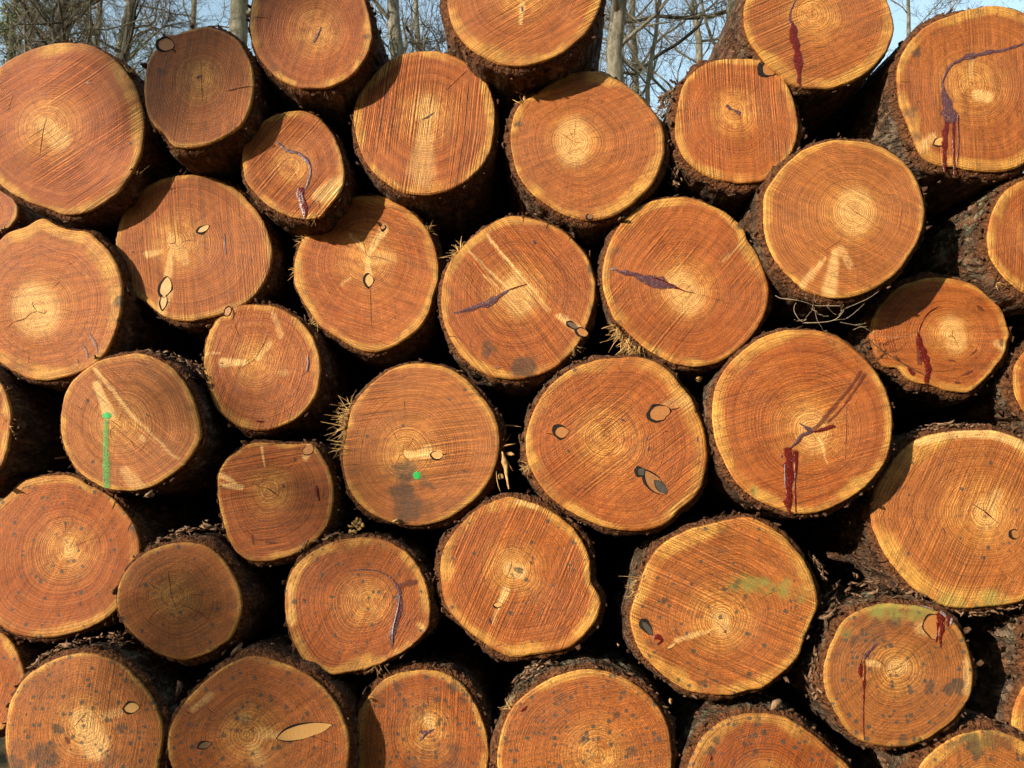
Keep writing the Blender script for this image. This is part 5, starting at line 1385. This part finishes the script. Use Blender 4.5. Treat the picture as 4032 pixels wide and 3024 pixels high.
bare_tree((420, 40), 19, 14, 'distant bare tree above the shaded log with the ringed knot', 13, 17, (0.02, 0), 15, 0.3)
bare_tree((905, 40), 18, 12, 'distant slender tree left of the top middle log', 14, 17, (0.04, 0), 22, 0.3)
bare_tree((1500, 60), 19, 14, 'distant slender tree near the loose bark in the middle sky gap', 15, 18, (-0.03, 0), 24, 0.3)
bare_tree((215, 40), 22, 14, 'distant bare tree between the mossy stem and the slim grey tree', 16, 19, (0.0, 0), 14, 0.3)
bare_tree((70, 40), 20, 14, 'distant bare tree beside the green-leaved tree', 17, 18, (0.0, 0), 14, 0.3)

# ------------------------------------------------------------------ unseen trees and shrub added to shade the pile
LV = np.array(LIGHT)


def sunward(px, dist, y=0.0):
    """a point whose shadow falls on the pile at this sheet pixel"""
    return at_depth(nat('U', [px]), y)[0] - LV * dist


def shade_tree():  # tree read from soft shade; limb and ivy shaped to cast it
    rg = np.random.default_rng(77)
    top = sunward((430, 190), 17.0)
    base = np.array([top[0] - 2.2, top[1] - 0.5, GROUND - 0.05])
    root = thing('ivy_shade_tree', tuple(base), 'unseen bare tree beside the photographer, its ivy added for shade', 'tree')
    mb = MB()
    P = wander(rg, (0, 0, -0.2), (0.02, 0, 1), 13, 14, 0.03)
    mb.tube(P, np.linspace(0.17, 0.04, 15), 12)
    obj('trunk', mb.mesh('trunk'), M['treebark'], root)
    tw, lv = MB(), MB()
    paths = [[P[10], sunward((900, -420), 17.4) - base, sunward((680, -60), 17.2) - base, sunward((520, 110), 17.0) - base, top - base, sunward((385, 270), 16.9) - base]]
    for q in paths:
        C = catmull(np.array(q), 40)
        mb = MB()
        mb.tube(C, np.linspace(0.09, 0.03, 40), 7)
        obj('limb', mb.mesh('limb'), M['treedark'], root)
    # leaf clumps added sunward of each face to be shaded
    for (px, r, n) in (((440, 170), 0.115, 430), ((405, 245), 0.09, 240), ((480, 120), 0.085, 180), ((610, 1075), 0.15, 260), ((405, 870), 0.08, 90), ((590, 30), 0.11, 150), ((680, -10), 0.12, 130)):
        c0 = sunward(px, 17.0) - base
        c = c0 + rg.normal(0, 1, (n, 3)) * r * np.array([0.75, 0.75, 0.75])
        u = rg.normal(0, 1, c.shape); u /= np.linalg.norm(u, axis=1)[:, None]
        v = np.cross(u, rg.normal(0, 1, c.shape)); v /= np.linalg.norm(v, axis=1)[:, None]
        s = rg.uniform(0.015, 0.034, n)[:, None]
        V = np.stack([c - u * s, c - u * s * .2 + v * s * 0.75, c + u * s, c - u * s * .2 - v * s * 0.75], 1).reshape(-1, 3)
        lv.v.append(V); lv.q.append(np.arange(len(V)).reshape(-1, 4) + lv.n); lv.a.append(np.zeros(len(V))); lv.n += len(V)
    o = obj('shade_leaves', lv.mesh('shade_leaves', False), M['ivy'], root)
    o['kind'] = 'stuff'


def shade_shrub():  # unseen shrub, added to dim the lower left faces
    rg = np.random.default_rng(78)
    c = sunward((390, 1330), 13.0)
    base = np.array([c[0], c[1], GROUND - 0.05])
    root = thing('added_shade_shrub', tuple(base), 'loose evergreen shrub added out of view to shade the lower left logs', 'shrub')
    mb, lv = MB(), MB()
    tips = [(sunward(px, 13.0 + rg.uniform(-.3, .3)) - base, r, n) for px, r, n in (((395, 1290), .085, 210), ((370, 1390), .10, 230), ((440, 1330), .07, 90), ((520, 1460), .12, 100), ((600, 1560), .14, 110), ((430, 1500), .13, 110), ((470, 1640), .16, 160))]
    for t, r, n in tips:
        C = catmull(np.array([[rg.uniform(-.1, .1), rg.uniform(-.1, .1), -0.1], [t[0] * 0.5, t[1] * 0.5, t[2] * 0.6], t]), 14)
        mb.tube(C, np.linspace(0.022, 0.006, 14), 5)
        p = t + rg.normal(0, 1, (n, 3)) * r * 0.8
        u = rg.normal(0, 1, p.shape); u /= np.linalg.norm(u, axis=1)[:, None]
        v = np.cross(u, rg.normal(0, 1, p.shape)); v /= np.linalg.norm(v, axis=1)[:, None]
        s = rg.uniform(0.015, 0.032, n)[:, None]
        V = np.stack([p - u * s, p + v * s * 0.6, p + u * s, p - v * s * 0.6], 1).reshape(-1, 3)
        lv.v.append(V); lv.q.append(np.arange(len(V)).reshape(-1, 4) + lv.n); lv.a.append(np.zeros(len(V))); lv.n += len(V)
    obj('stems', mb.mesh('stems'), M['treedark'], root)
    o = obj('leaves', lv.mesh('leaves', False), M['ivy'], root)
    o['kind'] = 'stuff'


def added_conifer_wood():  # unseen conifers, added to block sky light and deepen the shade
    rg = np.random.default_rng(91)
    mb, lv = MB(), MB()
    for k in range(22):
        x, y = -5.5 + 1.15 * k + rg.uniform(-.5, .5), rg.uniform(-13, -8.5) + max(0, k - 12) * 0.7
        h = rg.uniform(5.5, 8.5)
        mb.tube(np.array([[x, y, GROUND - .1], [x, y, GROUND + h]]), np.array([0.2, 0.03]), 7)
        n = 700
        t = rg.random(n) ** 0.8
        r = (1 - t) * 1.9 * rg.uniform(0.35, 1.0, n) + 0.1
        an = rg.uniform(0, 2 * math.pi, n)
        c = np.stack([x + r * np.cos(an), y + r * np.sin(an), GROUND + 0.3 + t * h], 1)
        u = np.stack([np.cos(an), np.sin(an), np.full(n, -0.35)], 1) + rg.normal(0, 0.3, (n, 3))
        u /= np.linalg.norm(u, axis=1)[:, None]
        v = np.cross(u, np.array([0, 0, 1.0]) + rg.normal(0, 0.3, (n, 3))); v /= np.linalg.norm(v, axis=1)[:, None]
        s = rg.uniform(0.2, 0.5, n)[:, None]
        V = np.stack([c - u * s, c + v * s * 0.55, c + u * s, c - v * s * 0.55], 1).reshape(-1, 3)
        lv.v.append(V); lv.q.append(np.arange(len(V)).reshape(-1, 4) + lv.n); lv.a.append(np.zeros(len(V))); lv.n += len(V)
    root = thing('added_conifer_wood', (0, -10, GROUND), 'dark conifer wood added out of view behind the photographer to cut sky light', 'wood')
    for nm_, b_, mt in (('trunks', mb, 'treedark'), ('foliage', lv, 'ivy')):
        me = b_.mesh(nm_, False)
        o = obj(nm_, me, M[mt], root)
        o.location = (0, 10, -GROUND)
        o['kind'] = 'stuff'
    root['kind'] = 'stuff'


shade_tree()
shade_shrub()
added_conifer_wood()


# ------------------------------------------------------------------ twigs, chips and splinters lodged in the pile
def U_of(crop, pts):
    return nat(crop, pts) / 1.8228


def twig_thing(crop, lines, y, label, name='dead_twig', cat='twig', ydrift=0.06, seed=0, mat='twig', group=None):
    rg = np.random.default_rng(500 + seed)
    first = at_depth(nat(crop, [lines[0][0][0]]), y)[0]
    root = thing(name, tuple(first), label, cat, group)
    for k, (pl, w0, w1) in enumerate(lines):
        px = nat(crop, pl)
        n = max(8, len(pl) * 5)
        C = catmull(px, n)
        W = at_depth(C, y)
        W[:, 1] += ydrift * (fbm(np.stack([np.linspace(0, 3, n), np.full(n, k * 3.3), np.full(n, seed)], 1), 2) - 0.5)
        mb = MB()
        sc_ = 1100 / 2028.0 * PIX
        mb.tube(W - first, np.linspace(w0, w1, n) * 0.38 * sc_, 6)
        obj('stem' if k == 0 else 'side_shoot', mb.mesh('shoot'), M[mat], root)
    return root


twig_thing('H', [([(235, 660), (290, 685), (430, 705), (520, 725), (620, 735), (710, 742)], 9, 7),
                 ([(430, 865), (540, 872), (640, 855), (700, 800), (720, 770), (800, 735), (900, 690), (970, 640)], 10, 5),
                 ([(700, 742), (710, 780), (680, 815)], 7, 6), ([(640, 855), (740, 835), (800, 790), (860, 735)], 6, 4),
                 ([(385, 715), (360, 760), (390, 830), (430, 862)], 6, 6), ([(505, 730), (480, 790), (440, 850)], 5, 4),
                 ([(505, 750), (550, 800), (605, 825)], 5, 3), ([(590, 745), (595, 780), (660, 820)], 4, 3),
                 ([(510, 725), (500, 660), (505, 590)], 5, 3), ([(440, 705), (435, 650)], 5, 3), ([(365, 840), (430, 862)], 5, 5),
                 ([(690, 865), (780, 880), (870, 905), (960, 950), (1080, 970), (1180, 965), (1260, 930)], 5, 3), ([(800, 885), (870, 875)], 5, 4), ([(800, 910), (870, 905)], 4, 4),
                 ([(500, 760), (520, 870), (600, 960), (640, 1030)], 3, 2)],
           -0.05, 'thin forked dead twig hanging under the log with the pale streak fan', seed=1)
twig_thing('H', [([(905, 985), (960, 1040), (1060, 1110), (1150, 1165), (1260, 1225), (1350, 1270)], 10, 4), ([(1000, 1070), (1030, 1130)], 5, 3), ([(1080, 1120), (1100, 1095)], 5, 3)],
           0.105, 'thin dark twig lying across the rim of the red-trickle log', seed=2, mat='treedark', ydrift=0.01)
twig_thing('C', [([(1180, 570), (1215, 595), (1260, 615)], 26, 20)], 0.02, 'short broken branch stub beside the loose bark at the middle sky gap', seed=3, name='broken_stub', mat='flake')
twig_thing('A', [([(740, 345), (900, 322), (1050, 320), (1160, 335)], 9, 6), ([(1135, 80), (1130, 200), (1140, 330)], 8, 4)], 0.4, 'thin dark twig spanning the gap between the two upper left logs', seed=4, mat='treedark', ydrift=0.02)


def chip(loc, n, size, thick, label, group, seed, mat='flake', name='bark_chip', cat='bark chip', var=0.8, elong=2.2):
    rg = np.random.default_rng(900 + seed)
    n = np.asarray(n, float)
    n /= np.linalg.norm(n)
    s = np.cross(n, rg.normal(0, 1, 3)); s /= np.linalg.norm(s)
    a = np.cross(n, s)
    mb = MB()
    flake(mb, np.zeros(3), n, s, a, (size, size * elong), thick, rg.uniform(-.2, .2), rg, var)
    flake(mb, n * thick * 1.2 + s * size * 0.2, n, s, a, (size * 0.6, size * elong * 0.7), thick * 0.7, rg.uniform(-.3, .3), rg, var * 0.8)
    o = obj(name, mb.mesh(name, False), M[mat])
    o.location = tuple(loc)
    o['label'] = label
    o['category'] = cat
    o['group'] = group
    return o


# crumbled bark on the crown of the algae-capped log
q = INFO[30]
rgc = np.random.default_rng(33)
for k in range(90):
    px = nat('L', [(rgc.uniform(650, 1130), 0)])[0]
    ang_t = rgc.uniform(math.radians(72), math.radians(150))
    j = int(np.argmin(np.abs(np.arctan2(q['nor'][:, 2], q['nor'][:, 0]) - ang_t)))
    l = rgc.uniform(0.0, 0.14)
    p = q['po'][j] + q['nor'][j] * (q['thick'][j] + 0.010 + 0.06 * rgc.random() * math.exp(-((ang_t - 1.85) / 0.35) ** 2))
    p[1] = q['y'] + l
    chip(p + q['ax'] * l, q['nor'][j] + rgc.normal(0, 0.55, 3), rgc.uniform(0.004, 0.010), rgc.uniform(0.0012, 0.003),
         'small red-brown bark crumb in the heap on the algae-capped log', 'bark crumbs on the algae-capped log', k, var=rgc.uniform(0.1, 0.9), elong=rgc.uniform(2.0, 4.5))

# yellow splinters jammed between the green-spot log and the log with black-ringed knots
rgs = np.random.default_rng(44)
for k, (pl, w) in enumerate([([(1800, 330), (1830, 450), (1850, 600)], 34), ([(1760, 470), (1770, 560), (1790, 620)], 9), ([(1780, 490), (1815, 520)], 44), ([(1770, 400), (1800, 300), (1900, 270)], 14),
                             ([(1825, 345), (1890, 350)], 34), ([(1840, 400), (1880, 470)], 6), ([(1760, 300), (1820, 260), (1870, 200)], 9), ([(1790, 180), (1830, 140), (1940, 150)], 10)]):
    px = nat('J', pl)
    me = strip_mesh('wood_splinter', px, np.array([0.4, 1, 0.9, 0.3]) * w * 1100 / 2028.0, 0.03 + 0.01 * k, 0.002, 0.004, at_depth(px[:1], 0.03)[0], 0.4, seed=k)
    o = obj('wood_splinter', me, M['splinter'])
    o.location = tuple(at_depth(px[:1], 0.03)[0])
    o['label'] = 'yellow wood splinter jammed in the gap beside the green-spot log'
    o['category'] = 'splinter'
    o['group'] = 'splinters beside the green-spot log'

# a crumbly orange chunk on the crown of the whitish-resin log
rgk = np.random.default_rng(55)
c0 = at_depth(nat('J', [(750, 880)]), 0.06)[0]
root = thing('rotten_chunk', tuple(c0), 'crumbly orange wood chunk lying on the whitish-resin log', 'wood chunk')
for k in range(16):
    mb = MB()
    n = rgk.normal(0, 1, 3); n /= np.linalg.norm(n)
    s = np.cross(n, rgk.normal(0, 1, 3)); s /= np.linalg.norm(s)
    flake(mb, rgk.normal(0, 1, 3) * np.array([0.013, 0.008, 0.009]), n, s, np.cross(n, s), (rgk.uniform(0.006, 0.012), rgk.uniform(0.010, 0.020)), 0.0025, 0, rgk, 0.5)
    obj('crumb', mb.mesh('crumb', False), M['splinter'], root)

# loose chips seen in the gaps
for k, (cr, x, y_, yy, sz, el, mt, lab) in enumerate([
        ('O', 1285, 882, 0.06, 0.009, 1.2, 'splinter', 'pinkish wood chip wedged beside the lichened crest log'),
        ('O', 870, 438, 0.10, 0.006, 1.3, 'splinter', 'tiny pale chip in the dark gap above the lichened crest log'),
        ('C', 1745, 1395, 0.05, 0.009, 1.6, 'splinter', 'pale chip stuck under the log with the black crescent knot'),
        ('M', 1870, 470, 0.03, 0.012, 2.4, 'flake', 'loose bark flake at the lower right rim of the dull brown log'),
        ('M', 1420, 790, 0.05, 0.014, 2.2, 'flake', 'pinkish bark flake above the blade-knot log'),
        ('P', 240, 905, 0.03, 0.012, 2.4, 'flake', 'angular red bark piece on the crest of the dark red mouldy log'),
        ('G', 1385, 1280, 0.06, 0.011, 1.8, 'splinter', 'small pale chip in the gap below the purple wedge log'),
        ('J', 1030, 830, 0.03, 0.007, 2.2, 'splinter', 'whitish sliver hanging at the foot of the green-spot log'),
        ('B', 185, 1605, 0.09, 0.008, 2.2, 'splinter', 'pale chip under the small resin-trickle log'),
        ('I', 1090, 645, -0.05, 0.012, 2.0, 'flake', 'pale bark crumb hanging under the green-striped log'),
        ('B', 1175, 1490, 0.15, 0.012, 2.0, 'flake', 'curled bark chip in the gap under the vertical saw mark log')]):
    p = at_depth(nat(cr, [(x, y_)]), yy)[0]
    chip(p, (0.2, -1, 0.3), sz, 0.003, lab, 'loose chips in the gaps', 100 + k, mt, 'wood_chip' if mt == 'splinter' else 'bark_chip', 'chip', 1.3, el)

# loose bark hanging off the left of the crescent-knot log, and flaps elsewhere
for li, cr, pl, wd, yy in [(7, 'C', [(1190, 640), (1165, 760), (1165, 880), (1190, 1000), (1212, 1120), (1236, 1240), (1226, 1350)], [60, 80, 50, 60, 80, 60, 12], 0.03),
                           (7, 'C', [(1240, 640), (1190, 660), (1130, 690), (1120, 760)], [20, 50, 50, 20], 0.06),
                           (23, 'L', [(1190, 240), (1300, 175), (1450, 140), (1600, 135), (1740, 145)], [30, 46, 44, 30, 10], 0.075),
                           (23, 'L', [(1540, 1490), (1650, 1500), (1760, 1495), (1900, 1470), (2028, 1430)], [14, 44, 40, 36, 30], 0.075),
                           (29, 'K', [(2225, 1100), (2270, 1170), (2310, 1260)], [10, 44, 8], 0.03),
                           (30, 'P', [(590, 480), (560, 620), (550, 760), (600, 880)], [30, 60, 60, 20], 0.02),
                           (34, 'O', [(60, 740), (150, 660), (270, 600), (400, 560)], [30, 50, 50, 30], 0.05),
                           (31, 'M', [(240, 610), (340, 530), (440, 460), (600, 420), (800, 380), (960, 380)], [12, 30, 40, 50, 44, 30], 0.04),
                           (31, 'M', [(820, 430), (960, 480), (1080, 560), (1140, 620)], [30, 60, 60, 20], 0.06),
                           (26, 'I', [(1060, 1030), (1180, 960), (1330, 910), (1480, 880), (1600, 900)], [14, 30, 44, 50, 40], 0.04),
                           (27, 'J', [(300, 1100), (380, 1010), (520, 950), (620, 925)], [10, 22, 22, 8], 0.04),
                           (18, 'E', [(1000, 1075), (1150, 1080), (1300, 1130), (1420, 1190), (1480, 1260)], [10, 30, 40, 44, 20], 0.05)]:
    qi = INFO[li]
    rgb = np.random.default_rng(li * 13 + len(pl))
    scl = 1100 / 2212.0 if cr in 'MNOP' else 1100 / 2028.0
    C = catmull(nat(cr, pl), 60)
    Wc = at_depth(C, yy)
    ww = np.interp(np.linspace(0, 1, 60), np.linspace(0, 1, len(wd)), wd) * scl * PIX
    mb = MB()
    for k in range(int(30 + 260 * np.sum(np.linalg.norm(np.diff(Wc, axis=0), axis=1)))):
        j = rgb.integers(1, 59)
        T = Wc[j + 1] - Wc[j - 1] if j < 59 else Wc[j] - Wc[j - 1]
        T = T / np.linalg.norm(T)
        side = np.array([-T[2], 0, T[0]])
        c = Wc[j] + side * rgb.normal(0, 0.33) * ww[j] + np.array([0, rgb.uniform(-0.008, 0.05), 0])
        out = c - qi['cen']; out[1] = 0; out /= np.linalg.norm(out)
        n = out * 1.0 + np.array([0, -0.5, 0]) + rgb.normal(0, 0.35, 3)
        n /= np.linalg.norm(n)
        a_ = T + rgb.normal(0, 0.4, 3); a_ -= n * (a_ @ n); a_ /= np.linalg.norm(a_)
        sz = rgb.uniform(0.003, 0.007)
        flake(mb, c - qi['cen'], n, np.cross(n, a_), a_, (sz, sz * rgb.uniform(1.5, 4.0)), rgb.uniform(0.0012, 0.003), rgb.uniform(-.3, .3), rgb, rgb.uniform(0.1, 1.2))
    o = obj('loose_bark', mb.mesh('loose_bark', False), M['flake'], qi['root'])
    o['kind'] = 'stuff'
